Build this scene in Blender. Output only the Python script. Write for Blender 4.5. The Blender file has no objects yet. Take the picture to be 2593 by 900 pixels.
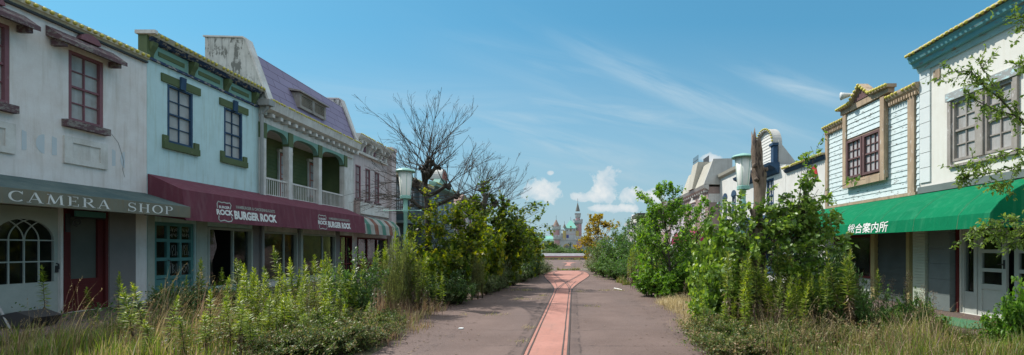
import bpy, bmesh, math, random
import numpy as np
from mathutils import Vector, Matrix

SC = bpy.context.scene
COL = SC.collection
EYE = 1.65          # camera height
F = 1140.0          # focal length in photo pixels, used only to turn measured angles into metres
U0, V0 = 1454.0, 630.0
random.seed(4)
RNG = np.random.default_rng(11)

def at(u, Y):                       # measured bearing + distance -> X
    return (u - U0) / F * Y
def gz(v, Y):                       # measured height at a distance -> Z
    return EYE + (V0 - v) * Y / F

# ------------------------------------------------------------------ objects
ORG = {}
def tag(o, label=None, cat=None, group=None, kind=None):
    if label: o['label'] = label
    if cat: o['category'] = cat
    if group: o['group'] = group
    if kind: o['kind'] = kind
    return o
def thing(name, label, cat, loc=(0, 0, 0), group=None):
    o = bpy.data.objects.new(name, None)
    o.empty_display_size = .2
    o.location = loc
    COL.objects.link(o)
    ORG[o.name] = Vector(loc)
    return tag(o, label, cat, group)
def origin(o):
    return ORG.get(o.name, Vector((0, 0, 0))) if o else Vector((0, 0, 0))
def link(name, me, parent=None):
    o = bpy.data.objects.new(name, me)
    COL.objects.link(o)
    if parent:
        o.parent = parent
        ORG[o.name] = origin(parent)
    return o
KIDS = {}
def copy_tree(o, loc, rz=0, sc=(1, 1, 1), label=None, group=None, tilt=(0, 0)):
    c = o.copy(); COL.objects.link(c)
    c.location = loc; c.rotation_euler = (tilt[0], tilt[1], rz); c.scale = sc
    if label: c['label'] = label
    if group: c['group'] = group
    for ch in KIDS.get(o.name, []):
        d = ch.copy(); COL.objects.link(d); d.parent = c
    return c

class MB:
    """collects shapes in world metres; build() links them as one mesh object"""
    def __init__(s): s.v, s.f, s.mi, s.cur = [], [], [], 0
    def add(s, vs, fs):
        k = len(s.v); s.v += [tuple(p) for p in vs]
        for f in fs:
            s.f.append([i + k for i in f]); s.mi.append(s.cur)
        return s
    def box(s, x0, x1, y0, y1, z0, z1):
        return s.add([(x, y, z) for z in (z0, z1) for y in (y0, y1) for x in (x0, x1)],
                     [(0, 2, 3, 1), (4, 5, 7, 6), (0, 1, 5, 4), (2, 6, 7, 3), (0, 4, 6, 2), (1, 3, 7, 5)])
    def poly(s, pts): return s.add(pts, [list(range(len(pts)))])
    def prism(s, prof, axis, a0, a1):
        n = len(prof)
        def P(p, a):
            if axis == 'y': return (p[0], a, p[1])
            if axis == 'x': return (a, p[0], p[1])
            return (p[0], p[1], a)
        vs = [P(p, a0) for p in prof] + [P(p, a1) for p in prof]
        fs = [list(range(n)), list(range(2 * n - 1, n - 1, -1))]
        fs += [[i, i + n, (i + 1) % n + n, (i + 1) % n] for i in range(n)]
        return s.add(vs, fs)
    def tube(s, pts, rad, n=6, cap=True):
        pts = [Vector(p) for p in pts]
        if not isinstance(rad, (list, tuple, np.ndarray)): rad = [rad] * len(pts)
        vs, fs = [], []
        t0 = (pts[1] - pts[0]).normalized()
        a = t0.orthogonal().normalized()
        for i, p in enumerate(pts):
            t = (pts[min(i + 1, len(pts) - 1)] - pts[max(i - 1, 0)])
            t = t.normalized() if t.length > 1e-9 else t0
            a = (a - t * a.dot(t)); a = a.normalized() if a.length > 1e-6 else t.orthogonal().normalized()
            b = t.cross(a)
            for k in range(n):
                w = 2 * math.pi * k / n
                vs.append(p + (a * math.cos(w) + b * math.sin(w)) * rad[i])
        for i in range(len(pts) - 1):
            for k in range(n):
                fs.append((i * n + k, i * n + (k + 1) % n, (i + 1) * n + (k + 1) % n, (i + 1) * n + k))
        if cap:
            fs.append(list(range(n - 1, -1, -1))); fs.append([len(vs) - n + k for k in range(n)])
        return s.add(vs, fs)
    def lathe(s, prof, c, n=12):
        vs, fs = [], []
        for r, z in prof:
            for k in range(n):
                w = 2 * math.pi * k / n
                vs.append((c[0] + r * math.cos(w), c[1] + r * math.sin(w), c[2] + z))
        for i in range(len(prof) - 1):
            for k in range(n):
                fs.append((i * n + k, i * n + (k + 1) % n, (i + 1) * n + (k + 1) % n, (i + 1) * n + k))
        fs.append(list(range(n - 1, -1, -1))); fs.append([len(vs) - n + k for k in range(n)])
        return s.add(vs, fs)
    def build(s, name, mats, parent=None, smooth=False, org=None):
        o3 = origin(parent) if org is None else Vector(org)
        me = bpy.data.meshes.new(name)
        me.from_pydata([(p[0] - o3.x, p[1] - o3.y, p[2] - o3.z) for p in s.v], [], s.f)
        if not isinstance(mats, (list, tuple)): mats = [mats]
        for m in mats: me.materials.append(m)
        me.polygons.foreach_set('material_index', s.mi)
        bm = bmesh.new(); bm.from_mesh(me)
        bmesh.ops.recalc_face_normals(bm, faces=bm.faces)
        bm.to_mesh(me); bm.free()
        if smooth:
            me.polygons.foreach_set('use_smooth', [True] * len(me.polygons))
        o = link(name, me, parent)
        if org is not None:
            o.location = org; ORG[o.name] = Vector(org)
        return o

def tri_mesh(name, V, T, mats, midx=None):
    me = bpy.data.meshes.new(name)
    V = np.asarray(V, np.float32); T = np.asarray(T, np.int32)
    me.vertices.add(len(V)); me.vertices.foreach_set('co', V.ravel())
    me.loops.add(T.size); me.loops.foreach_set('vertex_index', T.ravel())
    me.polygons.add(len(T))
    me.polygons.foreach_set('loop_start', np.arange(0, T.size, 3, dtype=np.int32))
    me.polygons.foreach_set('loop_total', np.full(len(T), 3, np.int32))
    if midx is not None: me.polygons.foreach_set('material_index', np.asarray(midx, np.int32))
    for m in (mats if isinstance(mats, (list, tuple)) else [mats]): me.materials.append(m)
    me.update(calc_edges=True)
    return me

# ------------------------------------------------------------------ materials
def nn(nt, typ, **kw):
    n = nt.nodes.new(typ)
    for k, v in kw.items(): setattr(n, k, v)
    return n
def rgba(c): return (c[0], c[1], c[2], 1)
def new_mat(name):
    m = bpy.data.materials.new(name); m.use_nodes = True
    nt = m.node_tree
    return m, nt, nt.nodes['Principled BSDF']
def noise(nt, vec, scale, detail=4, rough=.6, dist=0):
    n = nn(nt, 'ShaderNodeTexNoise'); n.inputs['Scale'].default_value = scale
    n.inputs['Detail'].default_value = detail; n.inputs['Roughness'].default_value = rough
    n.inputs['Distortion'].default_value = dist
    if vec: nt.links.new(vec, n.inputs['Vector'])
    return n.outputs['Fac']
def ramp(nt, fac, stops, interp='LINEAR'):
    r = nn(nt, 'ShaderNodeValToRGB'); r.color_ramp.interpolation = interp
    el = r.color_ramp.elements
    while len(el) > 1: el.remove(el[-1])
    el[0].position = stops[0][0]; el[0].color = rgba(stops[0][1]) if not np.isscalar(stops[0][1]) else (stops[0][1],) * 3 + (1,)
    for p, c in stops[1:]:
        e = el.new(p); e.color = rgba(c) if not np.isscalar(c) else (c, c, c, 1)
    nt.links.new(fac, r.inputs[0]); return r.outputs[0]
def mix(nt, fac, a, b, blend='MIX'):
    m = nn(nt, 'ShaderNodeMix', data_type='RGBA', blend_type=blend)
    for i, s in ((0, fac), (6, a), (7, b)):
        if isinstance(s, bpy.types.NodeSocket): nt.links.new(s, m.inputs[i])
        elif i == 0: m.inputs[0].default_value = s
        else: m.inputs[i].default_value = rgba(s)
    return m.outputs[2]
def mth(nt, op, a, b=None, c=None):
    m = nn(nt, 'ShaderNodeMath', operation=op)
    for i, s in enumerate((a, b, c)):
        if s is None: continue
        if isinstance(s, bpy.types.NodeSocket): nt.links.new(s, m.inputs[i])
        else: m.inputs[i].default_value = s
    return m.outputs[0]
def mapped(nt, vec, sc=(1, 1, 1), rot=(0, 0, 0), loc=(0, 0, 0)):
    m = nn(nt, 'ShaderNodeMapping')
    m.inputs['Scale'].default_value = sc; m.inputs['Rotation'].default_value = rot; m.inputs['Location'].default_value = loc
    nt.links.new(vec, m.inputs['Vector']); return m.outputs[0]
def bump(nt, bsdf, h, strength=.3, dist=.02):
    b = nn(nt, 'ShaderNodeBump'); b.inputs['Strength'].default_value = strength; b.inputs['Distance'].default_value = dist
    nt.links.new(h, b.inputs['Height']); nt.links.new(b.outputs[0], bsdf.inputs['Normal'])
def objco(nt): return nn(nt, 'ShaderNodeTexCoord').outputs['Object']

def paint(name, col, dirt=None, dirt_amt=.5, streak=None, streak_amt=.5, peel=None, peel_t=.6, peel_sc=(3, 3, 3),
          rough=.75, spec=.3, bmp=.15, sc=2.0, metal=0):
    m, nt, b = new_mat(name)
    co = objco(nt)
    col = tuple(col)
    dirt = dirt or tuple(c * .6 for c in col)
    f = ramp(nt, noise(nt, co, sc, 6, .65), [(.35, 0.0), (.75, dirt_amt)])
    c = mix(nt, f, col, dirt)
    c = mix(nt, ramp(nt, noise(nt, co, sc * 14, 3, .6), [(.3, .0), (.8, .22)]), c, dirt)
    if streak:
        s = ramp(nt, noise(nt, mapped(nt, co, (5, 5, .45)), 1.3, 5, .6), [(.5, 0.0), (.78, streak_amt)])
        c = mix(nt, s, c, streak)
    if peel:
        p = ramp(nt, noise(nt, mapped(nt, co, peel_sc), 2.2, 8, .72), [(peel_t, 0.0), (peel_t + .035, 1.0)])
        c = mix(nt, p, c, peel)
    nt.links.new(c, b.inputs['Base Color'])
    b.inputs['Roughness'].default_value = rough; b.inputs['Specular IOR Level'].default_value = spec
    b.inputs['Metallic'].default_value = metal
    if bmp: bump(nt, b, noise(nt, co, sc * 18, 4, .6), bmp, .01)
    return m

def leafmat(name, stops, trans=.35, rough=.45, spec=.38):
    """leaf colours differ leaf by leaf and in broad patches of the plant"""
    m, nt, b = new_mat(name)
    g = nn(nt, 'ShaderNodeNewGeometry')
    oi = nn(nt, 'ShaderNodeObjectInfo')
    r = mth(nt, 'ADD', mth(nt, 'MULTIPLY', g.outputs['Random Per Island'], .62),
            mth(nt, 'ADD', mth(nt, 'MULTIPLY', noise(nt, g.outputs['Position'], 1.7, 2), .5), mth(nt, 'MULTIPLY_ADD', oi.outputs['Random'], .16, -.14)))
    c = ramp(nt, r, stops)
    nt.links.new(c, b.inputs['Base Color'])
    b.inputs['Roughness'].default_value = rough; b.inputs['Specular IOR Level'].default_value = spec
    t = nn(nt, 'ShaderNodeBsdfTranslucent')
    hs = nn(nt, 'ShaderNodeHueSaturation'); hs.inputs['Saturation'].default_value = 1.15; hs.inputs['Value'].default_value = 1.5
    nt.links.new(c, hs.inputs['Color']); nt.links.new(hs.outputs[0], t.inputs['Color'])
    mx = nn(nt, 'ShaderNodeMixShader'); mx.inputs[0].default_value = trans
    nt.links.new(b.outputs[0], mx.inputs[1]); nt.links.new(t.outputs[0], mx.inputs[2])
    nt.links.new(mx.outputs[0], nt.nodes['Material Output'].inputs['Surface'])
    return m

def glassmat(name, tint=(.8, .85, .85), dirt=.25):
    m, nt, b = new_mat(name)
    co = objco(nt)
    tr = nn(nt, 'ShaderNodeBsdfTransparent'); tr.inputs[0].default_value = rgba(tint)
    gl = nn(nt, 'ShaderNodeBsdfGlossy'); gl.inputs['Roughness'].default_value = .05
    lw = nn(nt, 'ShaderNodeLayerWeight'); fr = mth(nt, 'MULTIPLY_ADD', mth(nt, 'POWER', lw.outputs['Facing'], 4.0), .9, .06)
    m1 = nn(nt, 'ShaderNodeMixShader'); nt.links.new(fr, m1.inputs[0])
    nt.links.new(tr.outputs[0], m1.inputs[1]); nt.links.new(gl.outputs[0], m1.inputs[2])
    df = nn(nt, 'ShaderNodeBsdfDiffuse'); df.inputs[0].default_value = (.10, .10, .09, 1)
    m2 = nn(nt, 'ShaderNodeMixShader')
    nt.links.new(ramp(nt, noise(nt, co, 2.5, 5), [(.4, .03), (.75, dirt)]), m2.inputs[0])
    nt.links.new(m1.outputs[0], m2.inputs[1]); nt.links.new(df.outputs[0], m2.inputs[2])
    nt.links.new(m2.outputs[0], nt.nodes['Material Output'].inputs['Surface'])
    return m

WOOD = (.2, .16, .12)
M = {}
def defmats():
    P = paint
    M['white_stucco'] = P('white_stucco', (.78, .74, .72), (.62, .54, .50), .75, (.42, .34, .26), .5, bmp=.35)
    M['teal_wall'] = P('teal_wall', (.56, .73, .74), (.45, .6, .60), .7, (.33, .40, .30), .6, bmp=.3)
    M['ghost_blue'] = P('ghost_blue', (.50, .56, .60), (.62, .62, .62), .7)
    M['white_trim'] = P('white_trim', (.72, .70, .67), (.42, .37, .32), .7, (.25, .21, .17), .5)
    M['grey_parapet'] = P('grey_parapet', (.6, .59, .55), (.36, .35, .31), .8, (.12, .12, .11), .95, peel=(.17, .17, .15), peel_t=.535, peel_sc=(1.3, 1.3, .5), sc=1.4, bmp=.4)
    M['plum'] = P('plum', (.25, .11, .13), (.16, .075, .085), .7, peel=(.3, .25, .23), peel_t=.63, peel_sc=(6, 6, 2))
    M['plum_worn'] = P('plum_worn', (.14, .075, .085), (.085, .055, .058), .7, peel=(.22, .19, .17), peel_t=.5, peel_sc=(3, 3, 6))
    M['olive'] = P('olive', (.11, .145, .065), (.07, .095, .045), .7, peel=(.22, .2, .15), peel_t=.66)
    M['navy'] = P('navy', (.035, .085, .16), (.02, .035, .06), .7, peel=(.3, .27, .23), peel_t=.68)
    M['navy_worn'] = P('navy_worn', (.03, .06, .13), (.02, .03, .06), .6, peel=(.34, .3, .26), peel_t=.53, peel_sc=(3, 3, 6))
    M['bulb'] = P('bulb', (.62, .53, .09), (.38, .33, .08), .8, rough=.55, spec=.3, bmp=0)
    M['bulb_rail'] = P('bulb_rail', (.6, .55, .4), (.3, .26, .18), .8)
    M['paper'] = P('paper', (.44, .43, .42), (.27, .25, .23), .8, (.2, .17, .14), .6, rough=.35, spec=.5, bmp=0, sc=3)
    M['paper_pale'] = P('paper_pale', (.46, .44, .45), (.33, .3, .29), .7, (.25, .2, .17), .5, rough=.3, spec=.5, bmp=0, sc=3)  # slightly paler window paper
    M['awn_grey'] = P('awn_grey', (.04, .075, .078), (.13, .16, .14), .9, (.05, .075, .075), .9, sc=1.6, rough=.9)
    M['awn_valance'] = P('awn_valance', (.20, .195, .15), (.13, .13, .105), .8, (.22, .15, .08), .7, rough=.9)
    M['letter_white'] = P('letter_white', (.82, .82, .8), (.42, .42, .4), .7, bmp=0)
    M['letter_grey'] = P('letter_grey', (.5, .53, .49), (.26, .26, .24), .7, bmp=0)
    M['letter_sage'] = P('letter_sage', (.42, .45, .4), (.2, .2, .18), .7, bmp=0)
    M['awn_maroon'] = P('awn_maroon', (.165, .045, .065), (.115, .034, .05), .7, (.27, .16, .17), .4, sc=1.0, rough=.92, bmp=.15)
    M['awn_green'] = P('awn_green', (.001, .165, .07), (.002, .12, .055), .7, (.05, .24, .13), .4, sc=.9, rough=.85, spec=.1, bmp=.15)
    M['red_frame'] = P('red_frame', (.115, .016, .015), (.07, .012, .012), .7)
    M['teal_door'] = P('teal_door', (.09, .24, .23), (.05, .13, .12), .7, peel=(.3, .3, .27), peel_t=.7)
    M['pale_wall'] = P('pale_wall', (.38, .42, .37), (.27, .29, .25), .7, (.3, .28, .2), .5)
    M['shade_wall'] = P('shade_wall', (.21, .19, .18), (.16, .145, .14), .7)  # shade of the lower walls put into the colour; also tints the crack
    M['room_shade'] = P('room_shade', (.05, .045, .04), (.03, .03, .03), .7, bmp=0)
    M['salmon'] = P('salmon', (.42, .16, .12), (.2, .08, .06), .6, peel=(.4, .34, .3), peel_t=.68)
    M['green_siding'] = P('green_siding', (.13, .17, .075), (.08, .115, .05), .8, (.12, .14, .07), .6, sc=1.5)
    M['aqua_arch'] = P('aqua_arch', (.2, .36, .3), (.14, .25, .2), .6)
    M['pipe_grey'] = P('pipe_grey', (.34, .34, .33), (.22, .21, .2), .6, rough=.5)
    M['pink_wall'] = P('pink_wall', (.6, .51, .5), (.45, .37, .36), .7, (.25, .19, .17), .6)
    M['mauve'] = P('mauve', (.18, .08, .11), (.12, .06, .08), .6)
    M['slate_green'] = P('slate_green', (.03, .05, .055), (.02, .035, .035), .7)
    M['pale_grey'] = P('pale_grey', (.45, .46, .46), (.3, .3, .29), .7, (.2, .19, .17), .5)
    M['roof_dark'] = P('roof_dark', (.09, .08, .075), (.05, .045, .04), .7)
    M['white_lit'] = P('white_lit', (.70, .69, .64), (.58, .55, .48), .6, (.52, .46, .36), .35, bmp=.25)
    M['quoin'] = P('quoin', (.66, .69, .68), (.52, .56, .56), .6)
    M['aqua_cornice'] = P('aqua_cornice', (.12, .33, .37), (.08, .22, .25), .6, peel=(.17, .17, .15), peel_t=.56, peel_sc=(1.2, 1.2, 7))
    M['aqua_pale'] = P('aqua_pale', (.3, .5, .55), (.2, .36, .4), .6, peel=(.25, .24, .21), peel_t=.58, peel_sc=(1.2, 1.2, 7))
    M['grey_wood'] = P('grey_wood', (.36, .33, .30), (.2, .17, .15), .8, (.14, .11, .1), .6, peel=(.5, .47, .46), peel_t=.6, peel_sc=(4, 4, 1.5))
    M['pinkish_wood'] = P('pinkish_wood', (.33, .2, .22), (.2, .13, .14), .8, peel=(.42, .38, .36), peel_t=.57, peel_sc=(5, 5, 1.5))
    M['blue_siding'] = P('blue_siding', (.60, .68, .68), (.5, .59, .61), .6, (.4, .45, .44), .4, peel=(.10, .085, .07), peel_t=.583, peel_sc=(1.8, 1.8, 8), bmp=.25)
    M['tan_trim'] = P('tan_trim', (.46, .34, .23), (.26, .19, .13), .8, (.13, .10, .08), .7, peel=(.55, .5, .44), peel_t=.6, peel_sc=(5, 5, 1.2))
    M['dark_wood'] = P('dark_wood', (.15, .08, .08), (.08, .05, .05), .7, peel=(.35, .28, .26), peel_t=.62, peel_sc=(5, 5, 2))
    M['white_brick'] = P('white_brick', (.68, .67, .64), (.55, .52, .47), .6, (.45, .42, .36), .4)
    M['sign_red'] = P('sign_red', (.45, .03, .035), (.35, .04, .04), .5)
    M['taupe_roof'] = P('taupe_roof', (.46, .43, .36), (.34, .31, .26), .7, (.28, .25, .2), .5)
    M['taupe_side'] = P('taupe_side', (.5, .49, .46), (.38, .36, .33), .7, (.3, .27, .23), .5)
    M['rose_siding'] = P('rose_siding', (.36, .26, .23), (.24, .17, .15), .7, peel=(.5, .45, .4), peel_t=.6, peel_sc=(1.5, 1.5, 8))
    M['magenta'] = P('magenta', (.32, .02, .09), (.25, .02, .07), .6)
    M['lime'] = P('lime', (.42, .5, .14), (.36, .42, .14), .5, (.3, .33, .12), .4)
    M['lilac'] = P('lilac', (.56, .50, .55), (.45, .4, .43), .6)
    M['lamp_teal'] = P('lamp_teal', (.27, .52, .45), (.17, .31, .27), .6, (.28, .25, .18), .3, rough=.5)
    M['lamp_shade'] = P('lamp_shade', (.74, .74, .68), (.55, .56, .5), .7, rough=.4)
    M['iron'] = P('iron', (.04, .04, .045), (.06, .05, .04), .5, rough=.5)
    M['door_white'] = P('door_white', (.45, .47, .43), (.32, .34, .31), .7)
    M['stone_block'] = P('stone_block', (.16, .19, .185), (.10, .12, .115), .7)
    M['brick_cream'] = P('brick_cream', (.4, .45, .36), (.28, .32, .25), .7)
    M['yellow_post'] = P('yellow_post', (.38, .33, .14), (.25, .2, .1), .7)
    M['green_mat'] = P('green_mat', (.03, .17, .08), (.12, .14, .08), .8, rough=.95)
    M['paving'] = P('paving', (.14, .10, .085), (.09, .07, .06), .8)
    M['horn_white'] = P('horn_white', (.6, .6, .58), (.4, .4, .38), .6, rough=.45)
    M['bark'] = P('bark', (.07, .058, .045), (.035, .03, .025), .8, (.12, .10, .08), .6, sc=5, bmp=.8)
    M['bark_dead'] = P('bark_dead', (.25, .185, .135), (.10, .07, .05), .95, (.045, .033, .026), .95, peel=(.05, .035, .028), peel_t=.56, peel_sc=(3, 3, .7), sc=5, bmp=1)
    M['twig'] = P('twig', (.085, .068, .055), (.05, .04, .033), .6, sc=4, bmp=0)
    M['stem'] = P('stem', (.07, .055, .025), (.10, .07, .045), .7, sc=6, bmp=0)
    M['stem_brown'] = P('stem_brown', (.11, .065, .04), (.06, .04, .03), .7, sc=6, bmp=0)
    M['c_wall'] = P('c_wall', (.42, .43, .43), (.33, .33, .33), .6, (.26, .25, .24), .5, sc=.4)
    M['c_pink'] = P('c_pink', (.46, .27, .28), (.36, .22, .22), .6, sc=.4)
    M['c_teal'] = P('c_teal', (.17, .45, .37), (.2, .4, .33), .6, sc=.4)
    M['c_slate'] = P('c_slate', (.15, .16, .155), (.2, .16, .12), .7, sc=.6)
    M['c_rust'] = P('c_rust', (.24, .12, .09), (.3, .26, .22), .8, sc=.9)
    M['c_gold'] = P('c_gold', (.42, .32, .12), (.35, .27, .13), .6, sc=.5)
    M['c_blue'] = P('c_blue', (.06, .07, .22), (.05, .06, .16), .6, sc=.5)
    M['bronze'] = P('bronze', (.07, .1, .085), (.04, .055, .05), .6, rough=.5)
    M['p_white'] = P('p_white', (.27, .265, .28), (.15, .145, .15), .8, (.2, .2, .2), .7, sc=1.5)
    M['p_pink'] = P('p_pink', (.42, .17, .2), (.33, .16, .16), .6)
    M['p_ochre'] = P('p_ochre', (.38, .25, .12), (.3, .2, .12), .6)
    M['p_blue'] = P('p_blue', (.08, .1, .2), (.06, .07, .13), .6)
    M['kerb'] = P('kerb', (.40, .37, .28), (.26, .24, .18), .8)
    M['litter'] = P('litter', (.8, .8, .78), (.7, .7, .68), .3, bmp=0)
    M['weathered_teal'] = P('weathered_teal', (.13, .18, .18), (.08, .10, .10), .7)
    M['dark_panel'] = P('dark_panel', (.10, .105, .09), (.07, .07, .06), .6)
    M['dark_boards'] = P('dark_boards', (.07, .085, .078), (.04, .05, .045), .7)
    M['worn_lintel'] = P('worn_lintel', (.34, .36, .36), (.24, .23, .21), .8, peel=(.45, .62, .64), peel_t=.53, peel_sc=(2, 2, 6))
    M['glass'] = glassmat('glass')
    M['glass_dirty'] = glassmat('glass_dirty', (.6, .62, .6), .5)
    # purple roof of big sheets with dark seams
    m, nt, b = new_mat('purple_roof')
    co = objco(nt); sx = nn(nt, 'ShaderNodeSeparateXYZ'); nt.links.new(co, sx.inputs[0])
    cb = nn(nt, 'ShaderNodeCombineXYZ'); nt.links.new(sx.outputs[1], cb.inputs[0]); nt.links.new(sx.outputs[2], cb.inputs[1])
    br = nn(nt, 'ShaderNodeTexBrick'); br.offset = .5
    for k, v in (('Scale', 1.0), ('Mortar Size', .012), ('Brick Width', 1.0), ('Row Height', .36), ('Bias', 0), ('Mortar Smooth', .1)): br.inputs[k].default_value = v
    br.inputs['Color1'].default_value = (.27, .23, .335, 1); br.inputs['Color2'].default_value = (.24, .20, .295, 1); br.inputs['Mortar'].default_value = (.07, .04, .08, 1)
    nt.links.new(cb.outputs[0], br.inputs['Vector'])
    c = mix(nt, ramp(nt, noise(nt, co, 2, 5), [(.4, 0.0), (.8, .5)]), br.outputs['Color'], (.23, .2, .28))
    nt.links.new(c, b.inputs['Base Color']); b.inputs['Roughness'].default_value = .8
    bump(nt, b, br.outputs['Fac'], -.5, .01); M['purple_roof'] = m
    # old cloth: slack and creased
    for k in ('awn_maroon', 'awn_green', 'awn_grey'):
        nt = M[k].node_tree; b = nt.nodes['Principled BSDF']
        bump(nt, b, noise(nt, mapped(nt, objco(nt), (1, 2.2, 1)), 2.0, 4, .55, .8), .5, .05)
    # striped awning
    m, nt, b = new_mat('stripes')
    co = objco(nt); sx = nn(nt, 'ShaderNodeSeparateXYZ'); nt.links.new(co, sx.inputs[0])
    fr = mth(nt, 'FRACT', mth(nt, 'MULTIPLY', sx.outputs[1], .5))
    c = ramp(nt, fr, [(0, (.36, .36, .32)), (.25, (.2, .06, .03)), (.5, (.36, .36, .32)), (.75, (.05, .18, .13))], 'CONSTANT')
    c = mix(nt, ramp(nt, noise(nt, co, 3, 5), [(.4, 0.0), (.8, .6)]), c, (.2, .19, .16))
    nt.links.new(c, b.inputs['Base Color']); b.inputs['Roughness'].default_value = .85; M['stripes'] = m
    L = leafmat
    M['lf_feather'] = L('lf_feather', [(.1, (.07, .095, .035)), (.45, (.16, .19, .06)), (.75, (.25, .27, .085)), (1, (.34, .34, .12))], .45)
    M['lf_golden'] = L('lf_golden', [(.15, (0.078, 0.125, 0.023)), (.45, (0.189, 0.260, 0.039)), (.7, (0.358, 0.416, 0.061)), (.95, (0.582, 0.562, 0.087))], .42)
    M['lf_golden_dry'] = L('lf_golden_dry', [(.2, (0.063, 0.111, 0.024)), (.45, (0.153, 0.221, 0.040)), (.65, (0.306, 0.347, 0.071)), (.85, (0.331, 0.300, 0.095)), (1, (0.178, 0.134, 0.064))], .35)
    M['lf_brown'] = L('lf_brown', [(.2, (0.079, 0.052, 0.035)), (.6, (0.177, 0.124, 0.071)), (1, (0.354, 0.265, 0.160))], .2)
    M['lf_dark'] = L('lf_dark', [(.15, (0.027, 0.062, 0.018)), (.5, (0.068, 0.132, 0.034)), (.8, (0.138, 0.212, 0.046)), (1, (0.230, 0.318, 0.075))], .3, .38, .5)
    M['lf_bramble'] = L('lf_bramble', [(.1, (0.038, 0.071, 0.021)), (.45, (0.095, 0.143, 0.035)), (.62, (0.192, 0.224, 0.062)), (.74, (0.254, 0.184, 0.079)), (1, (0.425, 0.305, 0.212))], .3)
    M['lf_plane'] = L('lf_plane', [(.1, (0.036, 0.073, 0.013)), (.45, (0.100, 0.155, 0.023)), (.72, (0.216, 0.253, 0.031)), (.9, (0.433, 0.390, 0.042)), (1, (0.595, 0.422, 0.057))], .52)
    M['lf_poplar'] = L('lf_poplar', [(.1, (0.055, 0.133, 0.021)), (.5, (0.146, 0.276, 0.043)), (.85, (0.268, 0.408, 0.062)), (1, (0.402, 0.510, 0.087))], .42)
    M['lf_snag'] = L('lf_snag', [(.1, (0.069, 0.138, 0.028)), (.5, (0.173, 0.278, 0.050)), (.85, (0.348, 0.444, 0.081)), (1, (0.521, 0.582, 0.121))], .38, .4, .5)
    M['lf_zelkova'] = L('lf_zelkova', [(.1, (0.052, 0.098, 0.024)), (.5, (0.142, 0.212, 0.044)), (.85, (0.265, 0.354, 0.079)), (1, (0.425, 0.460, 0.124))], .42)
    M['lf_yellow'] = L('lf_yellow', [(.1, (0.110, 0.117, 0.024)), (.4, (0.264, 0.210, 0.032)), (.75, (0.417, 0.292, 0.047)), (1, (0.493, 0.374, 0.095))], .42)
    M['lf_mid'] = L('lf_mid', [(.1, (0.038, 0.088, 0.027)), (.5, (0.089, 0.179, 0.043)), (.85, (0.180, 0.278, 0.062)), (1, (0.277, 0.356, 0.088))], .35)
    M['lf_greyish'] = L('lf_greyish', [(.1, (0.087, 0.121, 0.052)), (.5, (0.176, 0.223, 0.098)), (.85, (0.292, 0.334, 0.160)), (1, (0.389, 0.408, 0.212))], .35)
    M['gr_green'] = L('gr_green', [(.1, (0.049, 0.088, 0.020)), (.45, (0.133, 0.191, 0.035)), (.75, (0.283, 0.303, 0.065)), (1, (0.467, 0.398, 0.131))], .35)
    M['gr_dry'] = L('gr_dry', [(.1, (0.160, 0.109, 0.058)), (.45, (0.319, 0.232, 0.123)), (.75, (0.493, 0.392, 0.217)), (1, (0.667, 0.551, 0.348))], .3)
    M['gr_purple'] = L('gr_purple', [(.1, (0.116, 0.065, 0.058)), (.45, (0.217, 0.131, 0.109)), (.75, (0.362, 0.246, 0.174)), (1, (0.522, 0.392, 0.290))], .3)
    M['gr_straw'] = L('gr_straw', [(.1, (0.290, 0.217, 0.116)), (.45, (0.464, 0.377, 0.203)), (.75, (0.609, 0.507, 0.290)), (1, (0.797, 0.681, 0.435))], .3)
defmats()

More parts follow.
